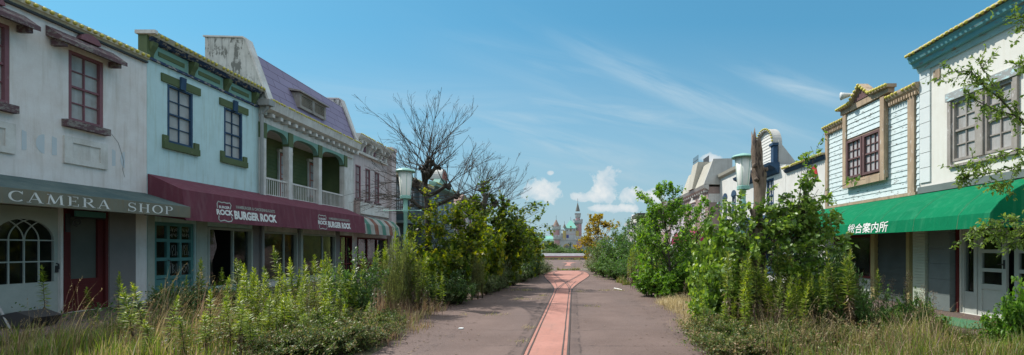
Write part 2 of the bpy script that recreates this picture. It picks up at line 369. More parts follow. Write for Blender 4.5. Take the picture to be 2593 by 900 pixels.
# ------------------------------------------------------------------ sky and sun
LIGHT = Vector((.85, -.46, -1.22)).normalized()      # travel direction of the sunlight
def make_world():
    w = bpy.data.worlds.new('World'); SC.world = w; w.use_nodes = True
    nt = w.node_tree; bg = nt.nodes['Background']
    sky = nn(nt, 'ShaderNodeTexSky'); sky.sky_type = 'NISHITA'; sky.sun_disc = False
    to = -LIGHT
    sky.sun_elevation = math.asin(to.z); sky.sun_rotation = math.atan2(to.x, to.y)
    sky.air_density = 1.0; sky.dust_density = .6; sky.ozone_density = 2.2
    hs = nn(nt, 'ShaderNodeHueSaturation'); hs.inputs['Hue'].default_value = SKY['hue']; hs.inputs['Saturation'].default_value = SKY['sat']
    nt.links.new(mix(nt, 1.0, sky.outputs[0], SKY['tint'], 'MULTIPLY'), hs.inputs['Color'])
    gen = nn(nt, 'ShaderNodeTexCoord').outputs['Generated']
    s = nn(nt, 'ShaderNodeSeparateXYZ'); nt.links.new(gen, s.inputs[0])
    hy = mth(nt, 'MAXIMUM', mth(nt, 'ABSOLUTE', s.outputs[1]), .12)
    a = mth(nt, 'DIVIDE', s.outputs[0], hy); e = mth(nt, 'DIVIDE', s.outputs[2], hy)
    p = nn(nt, 'ShaderNodeCombineXYZ'); nt.links.new(a, p.inputs[0]); nt.links.new(e, p.inputs[1]); P = p.outputs[0]
    # cumulus heads low over the end of the street
    def blob(cx, cy, rx, ry):
        dx = mth(nt, 'DIVIDE', mth(nt, 'SUBTRACT', a, cx), rx); dy = mth(nt, 'DIVIDE', mth(nt, 'SUBTRACT', e, cy), ry)
        d = mth(nt, 'ADD', mth(nt, 'MULTIPLY', dx, dx), mth(nt, 'MULTIPLY', dy, dy))
        return mth(nt, 'POWER', 2.7183, mth(nt, 'MULTIPLY', d, -1.0))
    tot = None
    for b_ in SKY['blobs']:
        q = blob(*b_); tot = q if tot is None else mth(nt, 'MAXIMUM', tot, q)
    n1 = noise(nt, P, 26, 8, .62, .3)
    cm = ramp(nt, mth(nt, 'ADD', tot, mth(nt, 'MULTIPLY_ADD', n1, 2.0, -1.0)), [(.38, 0.0), (.56, .6), (1.0, .97)])
    cm = mth(nt, 'MULTIPLY', cm, ramp(nt, tot, [(.04, 0.0), (.2, 1.0)]))
    body = ramp(nt, noise(nt, mapped(nt, P, loc=(.012, -.012, 0)), 26, 6, .6, .3), [(.3, SKY['cloud_lo']), (.62, SKY['cloud_hi'])])
    # cirrus streaks: three families of stretched noise in their own bands
    ci = None
    for (ang, cx, cy, lx, ly, scl, amt) in SKY['cirrus']:
        ca, sa = math.cos(ang), math.sin(ang)
        da = mth(nt, 'SUBTRACT', a, cx); de = mth(nt, 'SUBTRACT', e, cy)
        along = mth(nt, 'ADD', mth(nt, 'MULTIPLY', da, ca), mth(nt, 'MULTIPLY', de, sa))
        across = mth(nt, 'SUBTRACT', mth(nt, 'MULTIPLY', de, ca), mth(nt, 'MULTIPLY', da, sa))
        across = mth(nt, 'SUBTRACT', across, mth(nt, 'MULTIPLY', mth(nt, 'MULTIPLY', along, along), .12))
        v = nn(nt, 'ShaderNodeCombineXYZ')
        nt.links.new(mth(nt, 'MULTIPLY', along, scl), v.inputs[0]); nt.links.new(mth(nt, 'MULTIPLY', across, scl * 7.5), v.inputs[1]); v.inputs[2].default_value = cx * 7
        nz = ramp(nt, noise(nt, v.outputs[0], 1.0, 7, .6, .6), [(.36, 0.0), (.72, 1.0)])
        dx = mth(nt, 'DIVIDE', along, lx); dy = mth(nt, 'DIVIDE', across, ly)
        env = mth(nt, 'POWER', 2.7183, mth(nt, 'MULTIPLY', mth(nt, 'ADD', mth(nt, 'MULTIPLY', dx, dx), mth(nt, 'MULTIPLY', dy, dy)), -1.0))
        t = mth(nt, 'MULTIPLY', mth(nt, 'MULTIPLY', nz, env), amt)
        ci = t if ci is None else mth(nt, 'MAXIMUM', ci, t)
    c = mix(nt, .45, hs.outputs[0], (.82, 2.75, 4.35))
    c = mix(nt, ci, c, SKY['cirrus_col'])
    # thin milky air low down
    lo = ramp(nt, e, [(.03, SKY['milk']), (.13, SKY['milk'] * .72), (.25, SKY['milk'] * .36), (.5, 0.0)])
    c = mix(nt, lo, c, SKY['milk_col'])
    c = mix(nt, cm, c, body)
    # bright cloud added out of view, behind and overhead, to fill the shaded fronts
    n3 = noise(nt, gen, 2.6, 6, .6, .3)
    back = ramp(nt, mth(nt, 'SUBTRACT', s.outputs[2], mth(nt, 'MULTIPLY', s.outputs[1], .18)), [(.47, 0.0), (.66, 1.0)])
    bk = mth(nt, 'MULTIPLY', back, ramp(nt, n3, [(.36, 0.0), (.5, .9)]))
    c = mix(nt, bk, c, SKY['fill_cloud_col'])
    nt.links.new(c, bg.inputs['Color']); bg.inputs['Strength'].default_value = SKY['strength']
    l = bpy.data.lights.new('sun', 'SUN'); l.energy = SKY['sun']; l.angle = math.radians(.53); l.color = (1, .955, .88)
    o = bpy.data.objects.new('sun', l); COL.objects.link(o); o.location = (-20, 10, 30)
    o.rotation_euler = LIGHT.to_track_quat('-Z', 'Y').to_euler()
SKY = dict(fill_cloud_col=(10.5, 11.0, 11.5), strength=.10, sun=3.7, tint=(.50, 1.03, 1.04), hue=.5, sat=1.0,
           blobs=[(-.075, .128, .05, .028), (.072, .138, .036, .042), (.128, .12, .042, .02), (.035, .115, .05, .013), (.09, .09, .07, .01), (-.053, .168, .009, .007), (.30, .2, .03, .012), (.17, .115, .05, .02)],
           cloud_lo=(3.8, 4.7, 5.3), cloud_hi=(5.7, 5.95, 6.0), cirrus_col=(4.3, 5.35, 6.0),
           cirrus=[(-.3, .22, .26, .4, .07, 2.0, .34), (-.36, .29, .323, .27, 0.031, 3.0, 0.85), (-.30, .51, .353, .13, 0.023, 3.4, 0.80), (-.12, .12, .297, .26, 0.026, 3, 0.75),
                   (-.27, .03, .215, .27, 0.031, 3, 0.85), (-.06, -.08, .288, .16, 0.016, 4, 0.46), (-.16, .05, .175, .3, 0.018, 3, 0.69), (-.22, .24, .19, .2, 0.016, 3, 0.57),
                   (-.05, -.3, .30, .5, 0.065, 2.2, 0.37), (-.2, .05, .39, .3, 0.033, 3, 0.29)],
           milk=.97, milk_col=(2.9, 3.95, 4.5))
make_world()

# ------------------------------------------------------------------ camera
cd = bpy.data.cameras.new('camera'); cam = bpy.data.objects.new('camera', cd); COL.objects.link(cam)
cam.location = (0, 0, EYE); cam.rotation_euler = (math.pi / 2, 0, 0)
cd.sensor_width = 36; cd.lens = F / 2593 * 36
cd.shift_x = -(U0 - 1296.5) / 2593; cd.shift_y = (V0 - 450) / 2593
cd.clip_start = .1; cd.clip_end = 5000
SC.camera = cam
SC.view_settings.view_transform = 'Standard'; SC.view_settings.look = 'None'
SC.view_settings.exposure = .5; SC.view_settings.gamma = 1
SC.render.engine = 'CYCLES'
SC.cycles.use_denoising = True
SC.cycles.max_bounces = 7; SC.cycles.transparent_max_bounces = 12
SC.cycles.transmission_bounces = 4; SC.cycles.glossy_bounces = 3; SC.cycles.diffuse_bounces = 4
SC.cycles.sample_clamp_indirect = 6

# ------------------------------------------------------------------ ground and street
def ground():
    m, nt, b = new_mat('soil')
    co = nn(nt, 'ShaderNodeNewGeometry').outputs['Position']
    c = mix(nt, ramp(nt, noise(nt, co, .5, 6), [(.35, 0.0), (.65, 1.0)]), (.11, .085, .055), (.07, .075, .03))
    c = mix(nt, ramp(nt, noise(nt, co, 9, 6, .7), [(.4, 0.0), (.7, .8)]), c, (.20, .16, .095))
    nt.links.new(c, b.inputs['Base Color']); b.inputs['Roughness'].default_value = 1
    bump(nt, b, noise(nt, co, 20, 6), .8, .05)
    g = MB().poly([(-900, -300, 0), (900, -300, 0), (900, 2200, 0), (-900, 2200, 0)]).build('ground', m)
    tag(g, 'dry bare soil under the weeds beside the road', 'ground', kind='structure')

    m, nt, b = new_mat('road_asphalt')
    co = nn(nt, 'ShaderNodeNewGeometry').outputs['Position']
    s = nn(nt, 'ShaderNodeSeparateXYZ'); nt.links.new(co, s.inputs[0])
    c = mix(nt, ramp(nt, noise(nt, co, .55, 6, .6), [(.38, 0.0), (.6, 1.0)]), (.10, .063, .052), (.15, .10, .085))
    c = mix(nt, ramp(nt, noise(nt, mapped(nt, co, (1, .25, 1)), .9, 5, .6), [(.45, 0.0), (.7, .55)]), c, (.095, .07, .066))
    c = mix(nt, ramp(nt, noise(nt, co, 130, 2, .8), [(.4, 0.0), (.68, .75)]), c, (.20, .155, .14))
    c = mix(nt, ramp(nt, noise(nt, co, 60, 3, .8), [(.52, 0.0), (.66, .55)]), c, (.07, .052, .048))
    n = noise(nt, mapped(nt, co, (1, .8, 1)), 1.6, 8, .7)
    n2 = noise(nt, co, 3.0, 3)
    for x0, amp in ((-1.0, .35), (.09, .22), (-.95, .6), (1.9, 1.6), (-2.4, 2.2)):       # cracks that run along the tram bed
        d = mth(nt, 'ABSOLUTE', mth(nt, 'SUBTRACT', s.outputs[0], mth(nt, 'MULTIPLY_ADD', mth(nt, 'SUBTRACT', n, .5), amp, x0)))
        k = mth(nt, 'MULTIPLY', ramp(nt, d, [(0, .85), (.010, .6), (.026, 0.0)]), ramp(nt, n2, [(.40, 0.0), (.55, .85)]))
        c = mix(nt, k, c, (.035, .026, .024))
    for x0, w, am in ((-.92, .16, .35), (.02, .14, .4)):                      # dark worn band beside the rails
        d = mth(nt, 'ABSOLUTE', mth(nt, 'SUBTRACT', s.outputs[0], x0))
        k = mth(nt, 'MULTIPLY', ramp(nt, d, [(0, am), (w, 0.0)]), ramp(nt, n2, [(.35, .2), (.6, 1.0)]))
        c = mix(nt, k, c, (.06, .046, .044))
    for y0 in (7.6, 9.1, 11.0, 12.7, 14.6, 17.7, 21.0, 24.5):                                       # joints and cracks across
        d = mth(nt, 'ABSOLUTE', mth(nt, 'SUBTRACT', s.outputs[1], mth(nt, 'MULTIPLY_ADD', mth(nt, 'SUBTRACT', n, .5), .5, y0)))
        k = mth(nt, 'MULTIPLY', ramp(nt, d, [(0, .8), (.03, 0.0)]), ramp(nt, noise(nt, co, 1.1, 3), [(.42, 0.0), (.55, 1.0)]))
        c = mix(nt, k, c, (.05, .037, .034))
    nt.links.new(c, b.inputs['Base Color']); b.inputs['Roughness'].default_value = .9; b.inputs['Specular IOR Level'].default_value = .25
    bump(nt, b, noise(nt, co, 90, 3, .7), .5, .01)
    rng = random.Random(2)
    L = [(-2.9, 1), (-2.9, 4), (-2.95, 6), (-3.1, 7), (-3.25, 8), (-3.5, 9.5), (-3.6, 11), (-4.0, 13), (-4.2, 15), (-4.3, 18), (-4.2, 22), (-3.6, 26), (-3.2, 30), (-3.3, 34.6)]
    R = [(3.2, 34.6), (2.9, 30), (2.7, 26), (2.6, 22), (2.8, 19), (3.0, 15.5), (3.0, 13), (2.8, 11), (2.5, 9), (2.2, 7.4), (2.1, 6), (2.1, 4), (2.1, 1)]
    def rough_edge(pts):
        out = []
        for (x0, y0), (x1, y1) in zip(pts, pts[1:]):
            n = max(2, int(abs(y1 - y0) / .22))
            for i in range(n):
                t = i / n
                out.append((x0 + (x1 - x0) * t + rng.gauss(0, .045), y0 + (y1 - y0) * t, .006))
        return out + [(pts[-1][0], pts[-1][1], .006)]
    r = MB().poly(rough_edge(L) + rough_edge(R)).build('road', m)
    tag(r, 'reddish brown cracked asphalt road down the middle of the street', 'road', kind='structure')
    r2 = MB().poly([(-16, 35.6, .006), (16, 35.6, .006), (16, 66.5, .006), (-16, 66.5, .006)]).build('side_street', m)
    tag(r2, 'grey asphalt square beyond the kerb at the street end', 'road', kind='structure')
    k = MB().box(-9, 9, 34.6, 35.0, -.05, .05).box(-9, 9, 35.02, 35.6, -.05, .03).build('kerb', M['kerb'])
    tag(k, 'pale kerb line across the end of the street', 'kerb', kind='structure')

    # the pink tram bed with its rails
    m, nt, b = new_mat('pink_paving')
    c = mix(nt, ramp(nt, noise(nt, co := nn(nt, 'ShaderNodeNewGeometry').outputs['Position'], 1.2, 6), [(.35, 0.0), (.7, 1.0)]), (.34, .152, .116), (.41, .19, .15))
    c = mix(nt, ramp(nt, noise(nt, co, 9, 6, .75), [(.48, 0.0), (.7, .6)]), c, (.25, .13, .105))
    c = mix(nt, ramp(nt, noise(nt, co, .7, 3), [(.5, 0.0), (.75, .35)]), c, (.30, .19, .155))
    c = mix(nt, ramp(nt, noise(nt, mapped(nt, co, (3, .3, 1)), 3, 4, .7), [(.56, 0.0), (.72, .45)]), c, (.22, .12, .1))
    nt.links.new(c, b.inputs['Base Color']); b.inputs['Roughness'].default_value = .9
    bump(nt, b, noise(nt, co, 70, 3, .7), .3, .01)
    def smooth(pts, n=10):
        out = []
        for i in range(len(pts) - 1):
            p0, p1, p2, p3 = pts[max(i - 1, 0)], pts[i], pts[i + 1], pts[min(i + 2, len(pts) - 1)]
            for k in range(n):
                t = k / n
                out.append(tuple(.5 * (2 * p1[j] + (p2[j] - p0[j]) * t + (2 * p0[j] - 5 * p1[j] + 4 * p2[j] - p3[j]) * t * t + (3 * p1[j] - p0[j] - 3 * p2[j] + p3[j]) * t ** 3) for j in (0, 1)))
        return out + [pts[-1]]
    Ls = smooth([(-.80, 1), (-.80, 8), (-.79, 14), (-.80, 17.6), (-.92, 19.5), (-1.2, 22), (-1.6, 25), (-1.84, 27.5), (-1.82, 30), (-1.55, 32.3), (-1.3, 33.2)])
    Rs = smooth([(-.10, 1), (-.10, 8), (-.11, 14), (-.10, 17.6), (.02, 19.5), (.3, 22), (.68, 25), (.92, 27.5), (.9, 30), (.65, 32.3), (.4, 33.2)])
    vs = [(x, y, .011) for x, y in Ls] + [(x, y, .011) for x, y in Rs]
    n = len(Ls)
    pk = MB().add(vs, [(i, i + 1, n + i + 1, n + i) for i in range(n - 1)]).build('tram_bed', m)
    tag(pk, 'salmon pink paved tram bed running down the middle of the road', 'tram bed', kind='structure')
    small = MB().poly([(at(u, 50), y, .011) for u, y in ((1432, 43), (1447, 43), (1444, 47), (1448, 51), (1462, 54), (1420, 54), (1436, 51), (1436, 47))]).build('tram_bed', m)
    tag(small, 'small pink paving piece on the square beyond the kerb', 'tram bed', kind='structure')

    rail = paint('rail', (.055, .042, .038), (.10, .07, .055), .7, rough=.6)
    def strip(mb, pts, w, z, h):
        pts = [Vector((p[0], p[1], 0)) for p in pts]
        a, c_ = [], []
        for i, p in enumerate(pts):
            t = (pts[min(i + 1, len(pts) - 1)] - pts[max(0, i - 1)]).normalized(); nrm = Vector((-t.y, t.x, 0))
            a.append(p + nrm * w / 2); c_.append(p - nrm * w / 2)
        k = len(pts)
        vs = [(q.x, q.y, z + h) for q in a] + [(q.x, q.y, z + h) for q in c_] + [(q.x, q.y, z) for q in a] + [(q.x, q.y, z) for q in c_]
        fs = []
        for i in range(k - 1):
            fs += [(i, i + 1, k + i + 1, k + i), (i, 2 * k + i, 2 * k + i + 1, i + 1), (k + i, k + i + 1, 3 * k + i + 1, 3 * k + i)]
        mb.add(vs, fs)
    def off(pts, d): return [(p[0] + d, p[1]) for p in pts]
    for pts, sg, word in ((Ls, 1, 'left'), (Rs, -1, 'right')):
        mb = MB(); strip(mb, pts, .035, .004, .018)
        tag(mb.build('tram_rail', rail), 'dark steel rail along the %s edge of the pink tram bed' % word, 'rail', 'rails set in the pink tram bed')
    j = [k for k, p in enumerate(Ls) if p[1] > 17.4][0]
    left_in = [(p[0] + .085, p[1]) for p in Ls[:j]] + smooth([(-.71, 17.6), (-.66, 19), (-.48, 21.3), (-.15, 24), (.2, 27), (.5, 29.8), (.52, 31.5), (.33, 32.6)])
    right_in = [(p[0] - .085, p[1]) for p in Rs[:j]] + smooth([(-.19, 17.6), (-.24, 19), (-.42, 21.5), (-.75, 24), (-1.1, 27), (-1.4, 29.8), (-1.42, 31.5), (-1.23, 32.6)])
    left_out = smooth([(-.72, 16.9), (-.70, 18.2), (-.78, 20), (-.98, 22.5)]) ; right_out = smooth([(-.18, 16.9), (-.2, 18.2), (-.12, 20), (.08, 22.5)])
    for pts, lab in ((left_in, 'dark inner rail that starts left and curves off to the right'), (right_in, 'dark inner rail that starts right and curves off to the left'),
                     (left_out, 'short dark rail bending left beside the crossing'), (right_out, 'short dark rail bending right beside the crossing')):
        mb = MB(); pts = [(x_ + random.uniform(-.004, .004), y_) for x_, y_ in pts]; strip(mb, pts, .024, .012, .006)
        if len(pts) > 40: strip(mb, off(pts[j:], .08), .028, .012, .0055); strip(mb, pts[j:], .034, .012, .0062)
        tag(mb.build('tram_rail', rail), lab, 'rail', 'rails set in the pink tram bed')
    # pavements before the shops
    p = MB().box(-12.5, -9.6, 4, 31, -.1, .09).build('pavement', M['paving']); tag(p, 'paving strip before the left shop fronts', 'pavement', kind='structure')
    p = MB().box(7.3, 9.6, 4, 31, -.1, .09).build('pavement', M['paving']); tag(p, 'brown paving strip before the right shop fronts', 'pavement', kind='structure')
    g = MB().prism([(7.6, 8.7), (8.3, 8.5), (8.7, 9.0), (8.45, 10.4), (7.7, 10.2)], 'z', .094, .112).build('door_mat', M['green_mat'])
    tag(g, 'faded green mat lying on the paving before the white doors', 'mat')
ground()
# ------------------------------------------------------------------ buildings
def bulb_mesh(r):
    bm = bmesh.new(); bmesh.ops.create_uvsphere(bm, u_segments=10, v_segments=6, radius=r)
    me = bpy.data.meshes.new('bulb'); bm.to_mesh(me); bm.free()
    me.materials.append(M['bulb']); me.polygons.foreach_set('use_smooth', [True] * len(me.polygons)); return me
BULB = {}
class Bld:
    """a building whose street face is the plane x = X; d is metres out from that face, y runs along the street"""
    def __init__(s, name, label, X, sgn, y0, y1, cat='building', group=None):
        s.X, s.sgn, s.y0, s.y1 = X, sgn, y0, y1
        s.root = thing(name, label, cat, (X, y0, 0), group)
    def x(s, d): return s.X + s.sgn * d
    def fb(s, mb, d0, d1, y0, y1, z0, z1):
        a, b = sorted((s.x(d0), s.x(d1))); mb.box(a, b, min(y0, y1), max(y0, y1), z0, z1)
    def part(s, name, mat, boxes, parent=None):
        mb = MB()
        for q in boxes: s.fb(mb, *q)
        return mb.build(name, mat, parent or s.root)
    def prof(s, name, mat, pts, y0, y1, parent=None):       # profile of (d, z) run along the street
        return MB().prism([(s.x(d), z) for d, z in pts], 'y', y0, y1).build(name, mat, parent or s.root)
    def wall(s, h, depth, holes, mat, z0=0, reveal=.22, par=0.):
        ys = sorted({s.y0, s.y1, *[q for h_ in holes for q in h_[:2]]}); zs = sorted({z0, h, *[q for h_ in holes for q in h_[2:4]]})
        mb = MB(); x0 = s.x(0)
        for a, b in zip(ys, ys[1:]):
            for c, d in zip(zs, zs[1:]):
                my, mz = (a + b) / 2, (c + d) / 2
                if any(q[0] < my < q[1] and q[2] < mz < q[3] for q in holes): continue
                mb.poly([(x0, a, c), (x0, b, c), (x0, b, d), (x0, a, d)])
        xr = s.x(-reveal)
        for q in holes:
            a, b, c, d = q[:4]
            mb.poly([(x0, a, c), (xr, a, c), (xr, a, d), (x0, a, d)]); mb.poly([(x0, b, c), (xr, b, c), (xr, b, d), (x0, b, d)])
            mb.poly([(x0, a, d), (x0, b, d), (xr, b, d), (xr, a, d)]); mb.poly([(x0, a, c), (x0, b, c), (xr, b, c), (xr, a, c)])
        xb = s.x(-depth)
        hb = h - par; xp = s.x(-.22)               # the street face rises past the flat roof as a parapet
        for y in (s.y0, s.y1):
            mb.poly([(x0, y, z0), (xb, y, z0), (xb, y, hb), (x0, y, hb)])
            if par: mb.poly([(x0, y, hb), (xp, y, hb), (xp, y, h), (x0, y, h)])
        mb.poly([(xb, s.y0, z0), (xb, s.y1, z0), (xb, s.y1, hb), (xb, s.y0, hb)])
        if par:
            mb.poly([(xp, s.y0, hb), (xp, s.y1, hb), (xp, s.y1, h), (xp, s.y0, h)]); mb.poly([(x0, s.y0, h), (x0, s.y1, h), (xp, s.y1, h), (xp, s.y0, h)])
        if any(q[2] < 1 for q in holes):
            r = MB(); a, b, f, k, t = s.y0 + .08, s.y1 - .08, s.x(-reveal - .02), s.x(-min(3.6, depth - .3)), min(3.0, h - .2)  # dark lining added behind the openings; indoor gloom is in its colour
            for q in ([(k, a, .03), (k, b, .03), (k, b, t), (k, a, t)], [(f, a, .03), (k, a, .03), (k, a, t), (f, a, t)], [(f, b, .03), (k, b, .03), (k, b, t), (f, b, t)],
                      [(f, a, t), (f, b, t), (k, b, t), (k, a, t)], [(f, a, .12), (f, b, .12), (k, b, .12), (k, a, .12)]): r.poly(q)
            r.build('room', M['room_shade'], s.root)
        s.wall_o = mb.build('wall', mat, s.root)
        MB().poly([(x0, s.y0, h - par - .01), (x0, s.y1, h - par - .01), (xb, s.y1, h - par - .01), (xb, s.y0, h - par - .01)]).build('roof', M['roof_dark'], s.root)
        return s.wall_o
    def window(s, y0, y1, z0, z1, cols, rows, fm, pm, fw=.06, bar=.022, rec=.1, rail=True, parts=(), mid=None, base=0):
        """sash window: frame, meeting rail and bars in one mesh, panes as a sub-part"""
        mb = MB(); r0, r1 = base - rec, base - rec + .07
        s.fb(mb, r0, r1 + .03, y0, y0 + fw, z0, z1); s.fb(mb, r0, r1 + .03, y1 - fw, y1, z0, z1)
        s.fb(mb, r0, r1 + .028, y0 + fw, y1 - fw, z1 - fw, z1); s.fb(mb, r0, r1 + .028, y0 + fw, y1 - fw, z0, z0 + fw)
        a, b, c, d = y0 + fw, y1 - fw, z0 + fw, z1 - fw
        zm = mid or (c + d) / 2
        if rail: s.fb(mb, r0, r1 + .005, a, b, zm - .025, zm + .025)
        for i in range(1, cols):
            y = a + (b - a) * i / cols
            s.fb(mb, r0, r1 - .015, y - bar / 2, y + bar / 2, c, d)
        for j in range(1, rows):
            z = c + (d - c) * j / rows
            if rail and abs(z - zm) < .06: continue
            s.fb(mb, r0, r1 - .02, a, b, z - bar / 2, z + bar / 2)
        w = mb.build('window', fm, s.root)
        p = MB(); s.fb(p, r0 - .02, r0 + .02, a - .01, b + .01, c - .01, d + .01)
        p.build('pane', pm, w)
        return w
    def bulbs(s, d, z, y0, y1, step, r, parent):
        if r not in BULB: BULB[r] = bulb_mesh(r)
        n = int(round((y1 - y0) / step))
        for i in range(n + 1):
            if random.random() < .08: continue
            o = link('bulb', BULB[r], parent)
            o.location = Vector((s.x(d), y0 + (y1 - y0) * i / n + random.uniform(-.01, .01), z + random.uniform(-.008, .008))) - origin(parent)
    def siding(s, name, mat, y0, y1, z0, z1, step=.145, base=0., parent=None, th=.028):
        mb = MB(); z = z0
        while z < z1 - .01:
            zt = min(z + step, z1)
            mb.prism([(s.x(base), z), (s.x(base + th), z), (s.x(base + th * .25), zt), (s.x(base), zt)], 'y', y0, y1); z += step
        return mb.build(name, mat, parent or s.root)

def text_polys(body, bold=0.):
    c = bpy.data.curves.new('lettering', 'FONT'); c.body = body; c.offset = bold; c.resolution_u = 4
    o = bpy.data.objects.new('lettering', c); COL.objects.link(o); bpy.context.view_layer.update()
    me = bpy.data.meshes.new_from_object(o.evaluated_get(bpy.context.evaluated_depsgraph_get()))
    P = [(v.co.x, v.co.y) for v in me.vertices]; Fs = [tuple(p.vertices) for p in me.polygons]
    bpy.data.objects.remove(o); bpy.data.curves.remove(c); bpy.data.meshes.remove(me)
    return P, Fs
def fit(P):
    xs = [p[0] for p in P]; ys = [p[1] for p in P]
    w, h = max(xs) - min(xs), max(ys) - min(ys)
    return [((p[0] - min(xs)) / w, (p[1] - min(ys)) / h) for p in P]
def put_flat(name, mat, P, Fs, fn, parent, ):
    return MB().add([fn(*p) for p in fit(P)], Fs).build(name, mat, parent)

# serif capitals drawn from strokes
def arc(cx, cy, rx, ry, a0, a1, n=14): return [(cx + rx * math.cos(math.radians(a0 + (a1 - a0) * i / n)), cy + ry * math.sin(math.radians(a0 + (a1 - a0) * i / n))) for i in range(n + 1)]
def ribbon(pts, ws):
    P, Fs = [], []
    for i, p in enumerate(pts):
        a, b = pts[max(0, i - 1)], pts[min(len(pts) - 1, i + 1)]
        dx, dy = b[0] - a[0], b[1] - a[1]; l = math.hypot(dx, dy) or 1
        w = ws[i] if isinstance(ws, list) else ws
        P += [(p[0] - dy / l * w / 2, p[1] + dx / l * w / 2), (p[0] + dy / l * w / 2, p[1] - dx / l * w / 2)]
    Fs = [(2 * i, 2 * i + 1, 2 * i + 3, 2 * i + 2) for i in range(len(pts) - 1)]
    return P, Fs
def glyph(ch):
    T, t, sf = .15, .05, .045
    R = []
    def ln(x0, y0, x1, y1, w): R.append(ribbon([(x0, y0), (x1, y1)], w))
    def serif(x, y, w=.3): R.append(([(x - w / 2, y - sf / 2), (x + w / 2, y - sf / 2), (x + w / 2, y + sf / 2), (x - w / 2, y + sf / 2)], [(0, 1, 2, 3)]))
    def arcw(cx, cy, rx, ry, a0, a1):
        p = arc(cx, cy, rx, ry, a0, a1, 18)
        R.append(ribbon(p, [t + (T - t) * abs(math.cos(math.radians(a0 + (a1 - a0) * i / 18))) for i in range(19)]))
    b, e = sf / 2, 1 - sf / 2
    if ch == 'C': arcw(.45, .5, .38, .47, 42, 318); ln(.74, .72, .74, 1, .05); W = .82
    elif ch == 'A': ln(.12, b, .45, 1, t); ln(.45, 1, .8, b, T); ln(.25, .34, .66, .34, t); serif(.12, b, .26); serif(.8, b, .3); W = .95
    elif ch == 'M': ln(.14, b, .2, e, t); ln(.2, 1, .52, .08, T); ln(.52, .08, .86, 1, t); ln(.88, e, .94, b, T); serif(.14, b, .24); serif(.95, b, .3); serif(.15, e, .2); serif(.93, e, .2); W = 1.12
    elif ch in 'EPR':
        ln(.2, b, .2, e, T); serif(.2, b, .32); serif(.2, e, .32)
        if ch == 'E': ln(.2, e, .7, e, sf); ln(.2, b, .74, b, sf); ln(.2, .52, .56, .52, sf); ln(.7, 1, .7, .78, .05); ln(.74, 0, .74, .24, .05); ln(.56, .62, .56, .42, .045); W = .82
        else:
            p = [(.2, e), (.42, e)] + arc(.42, .74, .26, .24, 90, -90, 12)[1:-1] + [(.42, .5), (.2, .5)]
            R.append(ribbon(p, [t, t] + [t + (T - t) * math.sin(math.pi * i / 10) for i in range(11)] + [t, t])); W = .76
            if ch == 'R': ln(.42, .5, .82, b, T); serif(.84, b, .22); W = .93
    elif ch == 'S':
        p = arc(.38, .735, .25, .24, 25, 268, 12) + arc(.37, .255, .28, .235, 88, -155, 12)
        R.append(ribbon(p, [t + (T - t) * math.exp(-((i - 12.5) / 6.) ** 2) for i in range(len(p))])); ln(.62, .74, .62, 1, .05); ln(.1, 0, .1, .27, .05); W = .72
    elif ch == 'H': ln(.2, b, .2, e, T); ln(.78, b, .78, e, T); ln(.2, .52, .78, .52, t); [serif(x, y, .32) for x in (.2, .78) for y in (b, e)]; W = 1.0
    elif ch == 'O': arcw(.47, .5, .4, .47, 0, 360); W = .95
    else: W = .6
    return R, W
def serif_word(word):
    P, Fs, x = [], [], 0
    for ch in word:
        R, W = glyph(ch)
        for p, f in R:
            k = len(P); P += [(q[0] + x, q[1]) for q in p]; Fs += [tuple(i + k for i in q) for q in f]
        x += W + .16
    return P, Fs
TAGS = {'T': [[(0, 1), (1, .95)], [(.5, 1), (.45, 0)]], 'B': [[(.1, 0), (.1, 1), (.8, .85), (.2, .52), (.95, .3), (.1, 0)]], 'N': [[(0, 0), (.1, 1), (.7, 0), (.8, 1), (1, .2)]], 'V': [[(0, 1), (.45, 0), (1, 1)]], 'E': [[(.9, 1), (.1, .9), (.6, .5), (.1, .45), (.1, 0), (1, .1)]], 'L': [[(.2, 1), (.1, 0), (.9, .05), (.8, .4)]], 'R': [[(.1, 0), (.1, 1), (.9, .8), (.2, .5), (1, 0)]], 'S': [[(.9, .9), (.1, .8), (.9, .3), (.1, 0)]], 'O': [[(.5, 1), (0, .5), (.5, 0), (1, .5), (.5, 1)]]}
def scribble(rng, y0, y1, z0, z1, x, sgn, n=2):
    """loose spray-paint tag strokes on a pane"""
    P, Fs = [], []
    for r in range(n):
        zc = z0 + (z1 - z0) * (r + .5) / n; pts = []
        for i in range(13):
            pts.append((y0 + (y1 - y0) * (.08 + .84 * i / 12) + rng.uniform(-.03, .03), zc + (z1 - z0) / n * .36 * math.sin(i * 2.1 + r) + rng.uniform(-.02, .02)))
        q, f = ribbon(pts, .011); k = len(P); P += q; Fs += [tuple(j + k for j in g) for g in f]
    return P, Fs

